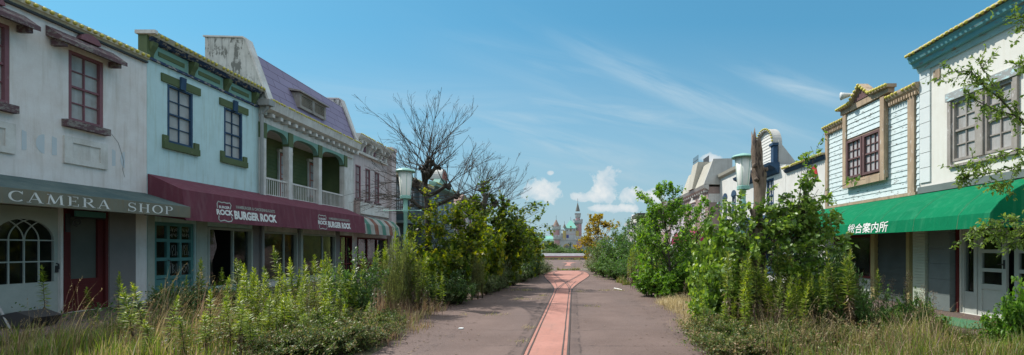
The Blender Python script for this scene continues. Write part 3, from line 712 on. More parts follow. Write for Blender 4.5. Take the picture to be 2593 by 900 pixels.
XL, XR = -12.3, 9.4
def camera_shop():
    B = Bld('shop_building', 'white stucco camera shop with plum sash windows under hoods and a grey lettered awning', XL, 1, 4.6, 12.955)
    wins = [(7.05, 7.86), (9.0, 9.81), (10.95, 11.76)]
    holes = [(a, b, 4.78, 6.5) for a, b in wins] + [(9.36, 10.78, .1, 2.62), (10.84, 11.87, .1, 2.62)]
    B.wall(7.08, 7, holes, M['white_stucco'])
    for a, b in wins:
        w = B.window(a + .002, b - .002, 4.782, 6.498, 2, 4, M['plum'], M['paper'], fw=.075, bar=.03, rec=.11)
        B.part('sill', M['plum_worn'], [(0, .14, a - .15, b + .06, 4.6, 4.77)], w)
        c = (a + b) / 2
        mb = MB().prism([(B.x(0.001), 6.86), (B.x(.38), 6.6), (B.x(.38), 6.5), (B.x(.001), 6.62)], 'y', c - .88, c + .66)
        B.fb(mb, .03, .32, c - .8, c - .7, 6.42, 6.57); B.fb(mb, .03, .3, c + .5, c + .58, 6.42, 6.57)
        h = mb.build('hood', M['plum_worn'], B.root)
        MB().prism([(c + .24 * math.cos(t * math.pi / 12), 6.84 + .2 * math.sin(t * math.pi / 12)) for t in range(13)], 'x', B.x(.002), B.x(.12)).build('hood_crest', M['plum'], h)
        p = B.part('wall_panel', M['white_trim'], [(0, .05, a - .12, b + .07, 3.72, 3.86), (0, .05, a - .12, b + .07, 4.24, 4.38), (0, .05, a - .12, a + .06, 3.86, 4.24), (0, .05, b - .11, b + .07, 3.86, 4.24), (0, .02, a + .06, b - .11, 3.86, 4.24)])
    # ghosts of letters taken off the wall
    for y, w, k in ((10.02, .09, 0), (10.28, .17, 1), (10.6, .1, 0), (11.98, .09, 0), (12.2, .12, 1), (8.1, .1, 0), (8.5, .14, 1)):
        z0, z1 = 3.85, 4.3
        pts = [(y, z0), (y + w, z0 + .02), (y + w, z1 - .03), (y, z1)] if not k else [(y + w, z0)] + [(y + w - w * math.sin(t * math.pi / 8), (z0 + z1) / 2 - (z1 - z0) / 2 * math.cos(t * math.pi / 8)) for t in range(1, 8)] + [(y + w, z1)]
        MB().poly([(B.x(.004), a, b) for a, b in pts]).build('letter_trace', M['ghost_blue'], B.root)
    cpts = []
    for t, (y, z) in enumerate([(11.95, 4.7), (12.15, 4.5), (12.22, 4.25), (12.3, 4.05), (12.28, 3.8), (12.33, 3.6)]): cpts.append((y + random.uniform(-.02, .02), z))
    q, f = ribbon(cpts, .012); MB().add([(B.x(.004), a, b) for a, b in q], f).build('wall_crack', M['shade_wall'], B.root)
    co = B.prof('cornice', M['bulb_rail'], [(.001, 7.02), (.06, 7.02), (.09, 7.06), (.13, 7.08), (.14, 7.2), (.001, 7.23)], 4.5, 12.9)
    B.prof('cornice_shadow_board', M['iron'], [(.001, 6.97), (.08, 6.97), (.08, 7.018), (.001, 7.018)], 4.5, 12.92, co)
    B.bulbs(.15, 7.14, 8.9, 12.85, .16, .045, co)
    # awning
    aw = MB().prism([(B.x(.004), 3.24), (B.x(1.3), 2.84), (B.x(1.3), 2.8), (B.x(.004), 3.19)], 'y', 4.6, 12.9).build('awning', M['awn_grey'], B.root)
    va = B.part('valance', M['awn_valance'], [(1.27, 1.302, 4.6, 12.9, 2.53, 2.84), (.01, 1.27, 12.87, 12.9, 2.6, 2.79)], aw)
    for word, a, b in (('CAMERA', 8.745, 10.67), ('SHOP', 11.1, 12.33)):
        P, Fs = serif_word(word)
        put_flat('lettering', M['letter_white'], P, Fs, lambda s, t, a=a, b=b: (B.x(1.306), a + (b - a) * s, 2.575 + .22 * t), aw)
    # arched white doors with glass
    y0, y1 = 9.362, 10.778
    mb = MB(); B.fb(mb, -.12, -.06, y0, y1, .1, .87); B.fb(mb, -.06, -.04, y0 + .2, y1 - .25, .25, .75)
    yc, rr = 10.13, .57
    arcp = [(yc + rr * math.cos(math.radians(t)), 1.84 + .48 * math.sin(math.radians(t))) for t in range(0, 181, 12)]
    for (a, za), (b, zb) in zip(arcp, arcp[1:]):
        mb.prism([(b, zb), (a, za), (a, 2.6), (b, 2.6)], 'x', B.x(-.12), B.x(-.06))
    B.fb(mb, -.12, -.06, yc + rr, y1, .87, 2.6); B.fb(mb, -.12, -.06, y0, yc - rr, .87, 2.6)
    d = mb.build('arched_door', M['door_white'], B.root)
    mb = MB()
    for z in (1.35, 1.84): B.fb(mb, -.1, -.07, yc - rr, yc + rr, z - .015, z + .015)
    for y in (yc - .28, yc, yc + .28): B.fb(mb, -.1, -.072, y - .012, y + .012, .87, 1.84)
    for c, t0, t1 in ((yc + rr, 180, 118), (yc - rr, 0, 62), (yc + .28, 180, 105), (yc - .28, 0, 75)):
        mb.tube([(B.x(-.085), c + .56 * math.cos(math.radians(t0 + (t1 - t0) * k / 10)), 1.84 + .5 * math.sin(math.radians(t0 + (t1 - t0) * k / 10))) for k in range(11)], .013, 5)
    mb.build('glazing_bar', M['door_white'], d)
    MB().poly([(B.x(-.11), y0 + .1, .85), (B.x(-.11), y1 - .1, .85), (B.x(-.11), y1 - .1, 2.4), (B.x(-.11), y0 + .1, 2.4)]).build('pane', M['glass'], d)
    h = MB(); B.fb(h, -.06, -.03, 10.715, 10.765, 1.08, 1.24); h.tube([(B.x(-.05), 10.74, 1.3), (B.x(.0), 10.74, 1.28), (B.x(.0), 10.74, 1.16)], .015, 6); h.build('handle', M['iron'], d)
    # red door
    mb = MB(); a, b = 10.842, 11.868
    B.fb(mb, -.14, -.05, a, a + .2, .1, 2.62); B.fb(mb, -.14, -.05, b - .2, b, .1, 2.62); B.fb(mb, -.14, -.05, a + .2, b - .2, .1, .9); B.fb(mb, -.14, -.05, a + .2, b - .2, 2.45, 2.62)
    B.fb(mb, -.05, -.02, a + .28, b - .28, .25, .75); B.fb(mb, -.05, .02, a, a + .07, .1, 2.62); B.fb(mb, -.05, .02, b - .07, b, .1, 2.62)
    d = mb.build('door', M['red_frame'], B.root)
    p = MB(); B.fb(p, -.13, -.1, a + .19, b - .19, .88, 2.46); p.build('door_panel', M['dark_panel'], d)
    B.part('base_or_shade_panel', M['shade_wall'], [(0, .03, 11.89, 12.6, .02, 2.7)])  # dark panel standing in for the shade under the awning
    # iron bracket and green board under the awning
    mb = MB(); B.fb(mb, .0, .05, 10.86, 10.95, 2.05, 2.5)
    pts = [(B.x(.1), 11.05 + (.03 + .004 * t) * math.cos(t * .55) , 2.3 + (.03 + .004 * t) * math.sin(t * .55)) for t in range(21)]
    mb.tube(pts, .014, 5); mb.tube([(B.x(.1), 10.9, 2.42), (B.x(.1), 11.7, 2.42)], .022, 5)
    k = mb.build('sign_bracket', M['iron'], B.root)
    B.part('sign_board', M['teal_door'], [(.08, .13, 11.0, 11.7, 2.44, 2.58)], k)
camera_shop()

def burger_shop():
    B = Bld('shop_building', 'pale teal burger shop with olive lintels, navy windows and a long maroon awning', XL, 1, 12.965, 17.545)
    wins = [(13.61, 14.51), (15.81, 16.67)]
    doors = [(13.2, 14.62, .1, 2.45), (15.1, 17.2, .35, 2.4)]
    B.wall(7.9, 7, [(a, b, 4.88, 6.63) for a, b in wins] + doors, M['teal_wall'], par=.95)
    for a, b in wins:
        w = B.window(a + .002, b - .002, 4.882, 6.628, 2, 4, M['navy'], M['paper'], fw=.06, bar=.028, rec=.09)
        B.part('lintel', M['olive'], [(0, .05, a - .22, b + .27, 6.65, 6.89)], w)
        c = (a + b) / 2
        B.prof('keystone', M['navy'], [(.0501, 6.6), (.09, 6.6), (.12, 6.98), (.0501, 6.98)], c - .08, c + .1, w)
        B.part('sill', M['olive'], [(0, .09, a - .18, b + .2, 4.66, 4.86), (0, .06, a - .18, a - .02, 4.862, 5.06), (0, .06, b + .02, b + .2, 4.862, 5.06)], w)
    co = B.prof('cornice', M['bulb_rail'], [(.001, 7.78), (.24, 7.74), (.3, 7.88), (.001, 7.93)], 12.9, 17.5)
    B.prof('fascia', M['navy_worn'], [(.001, 7.61), (.12, 7.63), (.23, 7.735), (.001, 7.775)], 12.92, 17.49, co)
    B.part('return_cap', M['white_trim'], [(-.2, .38, 12.8, 12.895, 7.78, 7.88)], co)
    B.part('return_panel', M['olive'], [(-.16, .1, 12.86, 12.96, 7.15, 7.775)], co)
    B.bulbs(.285, 7.83, 12.95, 17.45, .165, .05, co)
    B.part('ledge', M['navy_worn'], [(0, .07, 12.97, 17.5, 7.12, 7.19)])
    for y in (13.0, 14.42, 15.84, 17.22):
        MB().prism([(B.x(.001), 7.2), (B.x(.06), 7.2), (B.x(.1), 7.32), (B.x(.19), 7.48), (B.x(.22), 7.605), (B.x(.001), 7.605)], 'y', y - .07, y + .09).build('bracket', M['olive'], B.root)
    for a, b in ((13.14, 14.3), (14.56, 15.72), (15.98, 17.1)):
        p = B.part('frieze_panel', M['aqua_arch'], [(0, .03, a, b, 7.2, 7.6)])
        B.part('frieze_bar', M['olive'], [(.03, .05, a + .14, b - .14, 7.33, 7.46)], p)
    # the maroon awning that runs on over the neighbour
    pr = [(B.x(.004), 3.81), (B.x(1.0), 3.36), (B.x(1.1), 2.47), (B.x(1.07), 2.47), (B.x(.97), 3.33), (B.x(.004), 3.77)]
    mb = MB().prism(pr, 'y', 12.98, 24.2)
    for y in (12.975, 24.19): mb.prism([(B.x(.005), 3.8), (B.x(1.0), 3.35), (B.x(1.098), 2.48), (B.x(.005), 2.62)], 'y', y, y + .015)
    aw = mb.build('awning', M['awn_maroon'], B.root)
    mb = MB()
    for y in np.arange(14.3, 24, 1.4):
        mb.add([(B.x(.005), y, 3.813), (B.x(1.002), y, 3.364), (B.x(1.002), y + .012, 3.364), (B.x(.005), y + .012, 3.813)], [(0, 1, 2, 3)])
    mb.build('awning_seam', M['plum'], aw)
    def onv(a, b, z0, z1):
        def fn(s, t):
            z = z0 + (z1 - z0) * t
            return (B.x(1.0 + .1 * (3.36 - z) / .89 + .007), a + (b - a) * s, z)
        return fn
    for a, b, c, e in ((14.14, 14.83, 14.87, 16.99), (19.75, 20.5, 20.54, 22.62)):
        P, Fs = text_polys('BURGER ROCK', .055); put_flat('lettering', M['letter_white'], P, Fs, onv(c, e, 2.62, 2.91), aw)
        P, Fs = text_polys('HAMBURGER & CHICKENNUGGETS', .03); put_flat('lettering', M['letter_sage'], P, Fs, onv(c + .12, e - .06, 2.985, 3.09), aw)
        P, Fs = text_polys('ROCK', .05); put_flat('logo', M['letter_white'], P, Fs, onv(a, b, 2.72, 2.9), aw)
        P, Fs = text_polys('BURGER', .03); put_flat('logo', M['letter_white'], P, Fs, onv(a + .12, b - .13, 2.935, 3.02), aw)
        # wavy bun outline of the logo
        m_ = (a + b) / 2; w = (b - a) * .42
        top = [(m_ - w, 2.93), (m_ - w, 3.07), (m_ - w * .8, 3.15), (m_ - w * .3, 3.12), (m_, 3.14), (m_ + w * .4, 3.12), (m_ + w * .85, 3.14), (m_ + w, 3.07), (m_ + w * .8, 2.93)]
        bot = [(m_ - w * .9, 2.7), (m_ - w, 2.58), (m_ - w * .8, 2.52), (m_ - w * .2, 2.56), (m_ + w * .3, 2.52), (m_ + w * .8, 2.54), (m_ + w, 2.62), (m_ + w * .85, 2.7)]
        for l in (top, bot):
            q, f = ribbon(l, .035)
            MB().add([(B.x(1.0 + .1 * (3.36 - z) / .89 + .006), y, z) for y, z in q], f).build('logo', M['letter_grey'], aw)
    # ground floor
    a, b = 13.22, 14.60
    mb = MB()
    for y in (a, a + .44, b - .09): B.fb(mb, -.14, -.05, y, y + .09, .1, 2.44)
    for z in (.1, .75, 1.28, 1.85, 2.34): B.fb(mb, -.138, -.056, a + .09, a + .44, z, z + .1)
    for z in (.1, .72, 1.27, 1.84, 2.34): B.fb(mb, -.138, -.054, a + .53, b - .09, z, z + .1)
    B.fb(mb, -.136, -.058, 14.10, 14.17, .2, 2.34); B.fb(mb, -.13, -.09, a + .09, b - .09, .2, .73)
    d = mb.build('door', M['teal_door'], B.root)
    MB().poly([(B.x(-.1), a + .05, .7), (B.x(-.1), b - .05, .7), (B.x(-.1), b - .05, 2.4), (B.x(-.1), a + .05, 2.4)]).build('pane', M['glass'], d)
    h = MB().tube([(B.x(-.04), 13.68, 1.3), (B.x(.03), 13.68, 1.28), (B.x(.03), 13.72, 1.1)], .016, 6); h.build('handle', M['iron'], d)
    rng = random.Random(5); mb = MB()
    for k, (ya, yb) in enumerate(((13.77, 14.08), (14.19, 14.5))):
        for za, zb in ((.85, 1.25), (1.4, 1.82), (1.97, 2.32)):
            if za < 1.6:
                P, Fs = [], []; word = 'TBN' if za < 1 and not k else ('RSO' if za < 1 else 'VEL')
                for n_, ch in enumerate(word):
                    for st in TAGS[ch]:
                        q, f = ribbon([(ya + (yb - ya) * (.05 + .31 * n_ + .27 * px + rng.uniform(-.01, .01)), za + .04 + (zb - za) * .75 * py + rng.uniform(-.01, .01)) for px, py in st], .009)
                        kk = len(P); P += q; Fs += [tuple(w + kk for w in g) for g in f]
            else: P, Fs = scribble(rng, ya, yb, za, zb, 0, 1)
            mb.add([(B.x(-.092), p[0], p[1]) for p in P], Fs)
    mb.build('graffiti', M['letter_grey'], d)
    B.part('base_or_shade_panel', M['shade_wall'], [(0, .025, 17.21, 17.54, .02, 2.6)])  # thin dark panel over the wall; the shadow here is in its colour
    for q in ((12.97, 13.18), (14.64, 15.08)): B.part('base_or_shade_panel', M['pale_wall'], [(0, .02, q[0], q[1], .02, 2.9)])
    w = B.part('shop_window', M['pale_wall'], [(-.14, .03, 15.102, 15.17, .36, 2.38), (-.14, .03, 17.12, 17.198, .36, 2.38), (-.14, .028, 15.17, 17.12, 2.3, 2.38), (-.14, -.06, 16.3, 16.36, .36, 2.3)])
    MB().poly([(B.x(-.1), 16.36, .4), (B.x(-.1), 17.1, .4), (B.x(-.1), 17.1, 2.3), (B.x(-.1), 16.36, 2.3)]).build('pane', M['glass_dirty'], w)
    MB().add([(B.x(-.1), 15.17, .4), (B.x(-.1), 15.5, .4), (B.x(-.1), 15.42, 1.2), (B.x(-.1), 15.62, 1.7), (B.x(-.1), 15.5, 2.3), (B.x(-.1), 15.17, 2.3)], [(0, 1, 2, 3, 4, 5)]).build('broken_pane', M['glass_dirty'], w)
burger_shop()

def purple_house():
    B = Bld('mansard_house', 'house with purple mansard roof and green balcony behind white pillars', XL, 1, 17.555, 25.1)
    bays = [(17.83, 19.2), (19.5, 21.45), (21.75, 23.85)]
    holes = [(17.66, 24.3, 3.72, 6.6)] + [(17.75, 20.0, .3, 2.35), (20.3, 23.2, .3, 2.35), (23.6, 24.9, .1, 2.35)]
    B.wall(7.0, 7, holes, M['white_trim'], reveal=.2)
    # balcony room behind: green boarded wall, side cheeks, ceiling, floor
    g = B.siding('balcony_wall', M['green_siding'], 17.6, 24.6, 3.72, 6.6, step=.17, base=-1.35)
    B.part('balcony_floor', M['white_trim'], [(-1.35, -.2, 17.6, 24.6, 3.6, 3.715)])
    B.part('balcony_ceiling', M['white_trim'], [(-1.35, -.2, 17.6, 24.6, 6.6, 6.7)])
    B.part('balcony_side', M['green_siding'], [(-1.3, -.24, 24.32, 24.4, 3.72, 6.6)])
    B.part('balcony_side', M['green_siding'], [(-1.3, -.24, 17.59, 17.64, 3.72, 6.6)])
    for k, (a, b, z0) in enumerate(((18.55, 19.35, 4.3), (20.7, 21.5, 3.74), (23.0, 23.7, 4.3))):
        w = B.window(a, b, z0, 6.05, 1 if k != 1 else 1, 4 if k != 1 else 5, M['salmon'], M['paper_pale'], fw=.09, bar=.03, rec=-.03, base=-1.35)
        B.prof('window_head', M['white_trim'], [(-1.31, 6.1), (-1.2, 6.1), (-1.17, 6.22), (-1.31, 6.22)], a - .1, b + .1, w)
        B.part('casing', M['white_trim'], [(-1.31, -1.23, b + .002, b + .06, z0, 6.08), (-1.31, -1.23, a - .06, a - .002, z0, 6.08)], w)
    for a, b in ((17.56, 17.8), (19.1, 19.6), (21.3, 21.9), (23.7, 24.3)):
        p = B.part('pillar', M['white_trim'], [(-.14, .12, (a + b) / 2 - .13, (a + b) / 2 + .13, 3.72, 6.0)])
        B.part('pillar_head', M['olive'], [(-.16, .14, (a + b) / 2 - .15, (a + b) / 2 + .15, 6.003, 6.6)], p)
    for a, b in bays:
        mb = MB(); n = 14; c, r = (a + b) / 2, (b - a) / 2 + .02
        for i in range(n):
            u, v = -1 + 2 * i / n, -1 + 2 * (i + 1) / n
            def zz(t): return 6.05 + .42 * (1 - abs(t) ** 3.2) ** .6
            mb.prism([(c + r * u, zz(u)), (c + r * v, zz(v)), (c + r * v, 6.6), (c + r * u, 6.6)], 'x', B.x(-.12), B.x(.1))
        mb.build('arch', M['aqua_arch'], B.root)
        mb = MB(); B.fb(mb, -.02, .04, a - .02, b + .02, 4.43, 4.5); B.fb(mb, -.01, .03, a - .02, b + .02, 3.78, 3.83)
        for y in np.arange(a + .06, b, .125): B.fb(mb, 0, .025, y - .013, y + .013, 3.83, 4.43)
        mb.build('railing', M['white_trim'], B.root)
    B.part('architrave', M['white_trim'], [(0.001, .1, 17.6, 24.9, 6.603, 6.8)])
    co = B.prof('cornice', M['white_trim'], [(.001, 7.0), (.2, 7.02), (.42, 7.12), (.46, 7.3), (.5, 7.44), (.001, 7.5)], 17.6, 25.0)
    for y in np.arange(17.85, 24.9, .5): B.part('modillion', M['white_trim'], [(.002, .34, y, y + .16, 6.86, 6.997)], co)
    B.part('bulb_board', M['bulb_rail'], [(.36, .48, 17.62, 24.98, 7.46, 7.52)], co)
    B.bulbs(.49, 7.47, 17.7, 24.9, .165, .05, co)
    rf = MB().prism([(B.x(.3), 7.47), (B.x(-.42), 9.4), (B.x(-2.05), 9.5), (B.x(-2.05), 7.2)], 'y', 17.75, 24.7).build('roof', M['purple_roof'], B.root)
    pp = [(B.x(.33), 7.46), (B.x(-.5), 9.79), (B.x(-.62), 9.86), (B.x(-2.1), 9.9), (B.x(-2.1), 6.9), (B.x(.2), 6.9)]
    for y in (17.56, 24.72):
        p = MB().prism(pp, 'y', y, y + .17).build('gable_parapet', M['grey_parapet'], B.root)
        cp = [(B.x(.42), 7.47), (B.x(-.44), 9.83), (B.x(-.6), 9.92), (B.x(-2.15), 9.96), (B.x(-2.15), 9.905), (B.x(-.6), 9.865), (B.x(-.505), 9.78), (B.x(.34), 7.47)]
        MB().prism(cp, 'y', y - .05, y + .27).build('coping', M['white_trim'], p)
    dm = MB()
    for a, b in ((19.72, 19.86), (20.68, 20.86), (21.66, 21.8)): B.fb(dm, -.3, .28, a, b, 7.85, 8.5)
    B.fb(dm, -.3, .27, 19.86, 21.66, 7.85, 7.97); B.fb(dm, -.3, .27, 19.86, 21.66, 8.42, 8.5)
    dm.prism([(B.x(.4), 8.5), (B.x(.4), 8.55), (B.x(-.4), 8.72), (B.x(-.4), 8.6)], 'y', 19.6, 21.92)
    d = dm.build('dormer_vent', M['grey_wood'], B.root)
    mb = MB()
    for a, b in ((19.86, 20.68), (20.86, 21.66)):
        for z in np.arange(7.99, 8.4, .072): mb.prism([(B.x(.24), z), (B.x(.255), z + .01), (B.x(.16), z + .07), (B.x(.145), z + .06)], 'y', a, b)
        B.fb(mb, -.1, .1, a, b, 7.97, 8.42)
    mb.build('louver', M['white_trim'], d)
    mb = MB().tube([(B.x(.16), 17.5, 7.0), (B.x(.16), 17.5, 3.75)], .06, 8); mb.tube([(B.x(.38), 17.5, 7.2), (B.x(.36), 17.5, 7.1), (B.x(.18), 17.5, 6.9)], .06, 8); B.fb(mb, .1, .55, 17.35, 17.66, 7.2, 7.42)
    mb.build('downpipe', M['pipe_grey'], B.root)
    # ground floor glazing
    for (a, b), mt in (((17.75, 20.0), 'pale_wall'), ((20.3, 23.2), 'pale_wall'), ((23.6, 24.9), 'red_frame')):
        w = B.part('shop_window', M[mt], [(-.14, .03, a + .002, a + .08, .31, 2.34), (-.14, .03, b - .08, b - .002, .31, 2.34), (-.14, .026, a + .08, b - .08, 2.26, 2.34), (-.12, -.06, a + (b - a) * .62, a + (b - a) * .62 + .07, .31, 2.26), (-.12, -.05, a + .08, b - .08, .8 if a > 23 else .31, .86 if a > 23 else .4)])
        MB().poly([(B.x(-.1), a + .05, .35), (B.x(-.1), b - .05, .35), (B.x(-.1), b - .05, 2.3), (B.x(-.1), a + .05, 2.3)]).build('pane', M['glass_dirty'], w)
    for q in ((17.57, 17.74), (20.01, 20.29), (23.21, 23.59)): B.part('base_or_shade_panel', M['shade_wall'], [(0, .025, q[0], q[1], .02, 2.6)])  # dark panels between the windows, painted as the shade there
    B.part('shop_post', M['pale_wall'], [(.026, .12, 20.08, 20.2, .02, 2.9)])
    MB().tube([(B.x(.12), 17.62, 0), (B.x(.12), 17.62, 2.7)], .05, 8).build('standpipe', M['pipe_grey'], B.root)
purple_house()

def pink_house():
    B = Bld('shop_building', 'faded pink shop with bracketed cornice and three tall narrow windows', XL, 1, 25.115, 30.4)
    wins = [(25.3, 25.95), (26.5, 27.15), (27.75, 28.4)]
    B.wall(7.9, 7, [(a, b, 4.5, 6.4) for a, b in wins] + [(25.5, 29.6, .2, 2.3)], M['pink_wall'], par=.9)
    for a, b in wins:
        w = B.window(a + .002, b - .002, 4.502, 6.398, 2, 4, M['plum'], M['paper_pale'], fw=.07, bar=.03)
        B.part('sill', M['plum_worn'], [(0, .1, a - .1, b + .1, 4.38, 4.49)], w)
    co = B.prof('cornice', M['white_trim'], [(.001, 7.75), (.3, 7.78), (.44, 7.95), (.46, 8.06), (.001, 8.1)], 25.0, 29.55)
    B.bulbs(.46, 8.06, 25.1, 29.5, .18, .045, co)
    B.part('ledge', M['white_trim'], [(0, .2, 25.12, 29.3, 7.05, 7.18)])
    for y in (25.3, 25.75, 26.6, 27.05, 27.9, 28.35, 29.0):
        MB().prism([(B.x(.001), 7.2), (B.x(.14), 7.22), (B.x(.2), 7.45), (B.x(.38), 7.6), (B.x(.38), 7.76), (B.x(.001), 7.75)], 'y', y, y + .16).build('bracket', M['white_trim'], B.root)
    for a, b in ((26.0, 26.5), (27.3, 27.8), (28.6, 28.95)): B.part('frieze_panel', M['mauve'], [(0, .03, a, b, 7.3, 7.68)])
    B.part('corner_pier', M['pink_wall'], [(.0, .3, 29.6, 30.35, 0, 8.1), (-.2, .36, 29.56, 30.38, 8.103, 8.32)])
    B.part('band', M['white_trim'], [(0, .16, 25.6, 29.5, 3.65, 4.32)]); B.part('band', M['rose_siding'], [(0, .14, 25.12, 25.55, 3.55, 4.34)])
    pr = [(B.x(.17), 3.5), (B.x(.6), 3.36), (B.x(.92), 3.0), (B.x(1.0), 2.45), (B.x(.97), 2.45), (B.x(.88), 2.97), (B.x(.58), 3.32), (B.x(.17), 3.46)]
    MB().prism(pr, 'y', 24.3, 29.3).build('awning', M['stripes'], B.root)
    w = B.part('shop_window', M['red_frame'], [(-.14, .03, 25.502, 25.6, .21, 2.29), (-.14, .03, 29.5, 29.598, .21, 2.29), (-.14, .02, 25.6, 29.5, 2.2, 2.29), (-.12, -.04, 26.8, 26.9, .21, 2.2), (-.12, -.04, 28.1, 28.2, .21, 2.2), (-.13, -.05, 25.6, 29.5, .21, .8)])
    MB().poly([(B.x(-.1), 25.55, .3), (B.x(-.1), 29.55, .3), (B.x(-.1), 29.55, 2.25), (B.x(-.1), 25.55, 2.25)]).build('pane', M['glass_dirty'], w)
pink_house()

def far_left():
    B = Bld('shop_building', 'slate green house with pale balcony rails beyond the pink shop', XL, 1, 30.42, 38.0)
    B.wall(6.7, 6, [(31.2, 32.6, 4.3, 6.2), (33.6, 35.0, 4.3, 6.2), (35.8, 37.2, 4.3, 6.2)], M['slate_green'])
    for a in (31.2, 33.6, 35.8): B.window(a + .002, a + 1.398, 4.302, 6.198, 3, 4, M['weathered_teal'], M['paper_pale'], fw=.1, bar=.05)
    co = B.prof('cornice', M['bulb_rail'], [(.001, 6.6), (.5, 6.65), (.55, 6.85), (.001, 6.9)], 30.45, 37.9); B.bulbs(.55, 6.8, 30.6, 37.8, .3, .06, co)
    mb = MB(); B.fb(mb, .8, .86, 30.5, 37.9, 4.4, 4.48); B.fb(mb, .8, .86, 30.5, 37.9, 3.6, 3.68)
    for y in np.arange(30.6, 37.9, .2): B.fb(mb, .81, .85, y, y + .05, 3.68, 4.4)
    mb.build('railing', M['weathered_teal'], B.root); B.part('balcony_floor', M['weathered_teal'], [(0.001, .9, 30.5, 37.9, 3.4, 3.58)])
    for y in (30.7, 34.2, 37.5): B.part('pillar', M['weathered_teal'], [(.7, .88, y, y + .16, 0, 6.6)])
    B = Bld('shop_building', 'pale green shop with rounded red pediment rising above its roofline', XL, 1, 38.02, 46)
    B.wall(7.0, 6, [(39 + 1.7 * k, 39.9 + 1.7 * k, 4, 6.2) for k in range(4)], M['weathered_teal'])
    for k in range(4): B.window(39.002 + 1.7 * k, 39.898 + 1.7 * k, 4.002, 6.198, 2, 4, M['aqua_pale'], M['paper_pale'], fw=.1, bar=.05)
    co = B.prof('cornice', M['aqua_arch'], [(.001, 6.9), (.6, 7.0), (.65, 7.3), (.001, 7.4)], 38.1, 45.9); B.bulbs(.65, 7.25, 38.2, 45.8, .3, .06, co)
    c = 41.2
    MB().prism([(c - 1.6, 7.41), (c + 1.6, 7.41), (c + 1.0, 7.9), (c - 1.0, 7.9)], 'x', B.x(-.2), B.x(.4)).build('pediment_base', M['aqua_arch'], B.root)
    p = MB().prism([(c + 1.0 * math.cos(t * math.pi / 14), 7.9 + 1.0 * math.sin(t * math.pi / 14)) for t in range(15)], 'x', B.x(-.8), B.x(.45)).build('pediment', M['taupe_side'], B.root)
    MB().prism([(c + .75 * math.cos(t * math.pi / 14), 7.95 + .75 * math.sin(t * math.pi / 14)) for t in range(15)], 'x', B.x(.452), B.x(.48)).build('pediment_face', M['salmon'], p)
    for y0, y1, h, mt, rt, lab in ((46.02, 52, 6.6, 'pink_wall', 'c_rust', 'far pinkish shop with rusty sloped roof above the plane trees'), (52.02, 60, 6.9, 'pale_grey', 'c_slate', 'far pale shop with grey peaked roof, last of its row')):
        B = Bld('shop_building', lab, XL, 1, y0, y1)
        B.wall(h - .6, 6, [(y0 + .8 + 1.5 * k, y0 + 1.7 + 1.5 * k, 3.6, 5.4) for k in range(3)], M[mt])
        for k in range(3): B.window(y0 + .802 + 1.5 * k, y0 + 1.698 + 1.5 * k, 3.602, 5.398, 2, 3, M['plum'], M['paper_pale'], fw=.1, bar=.05)
        MB().prism([(y0 - .1, h - .58), (y1 + .1, h - .58), ((y0 + y1) / 2 + .6, h + .9), ((y0 + y1) / 2 - .6, h + .9)], 'x', B.x(-5), B.x(.4)).build('gable_roof', M[rt], B.root)
far_left()

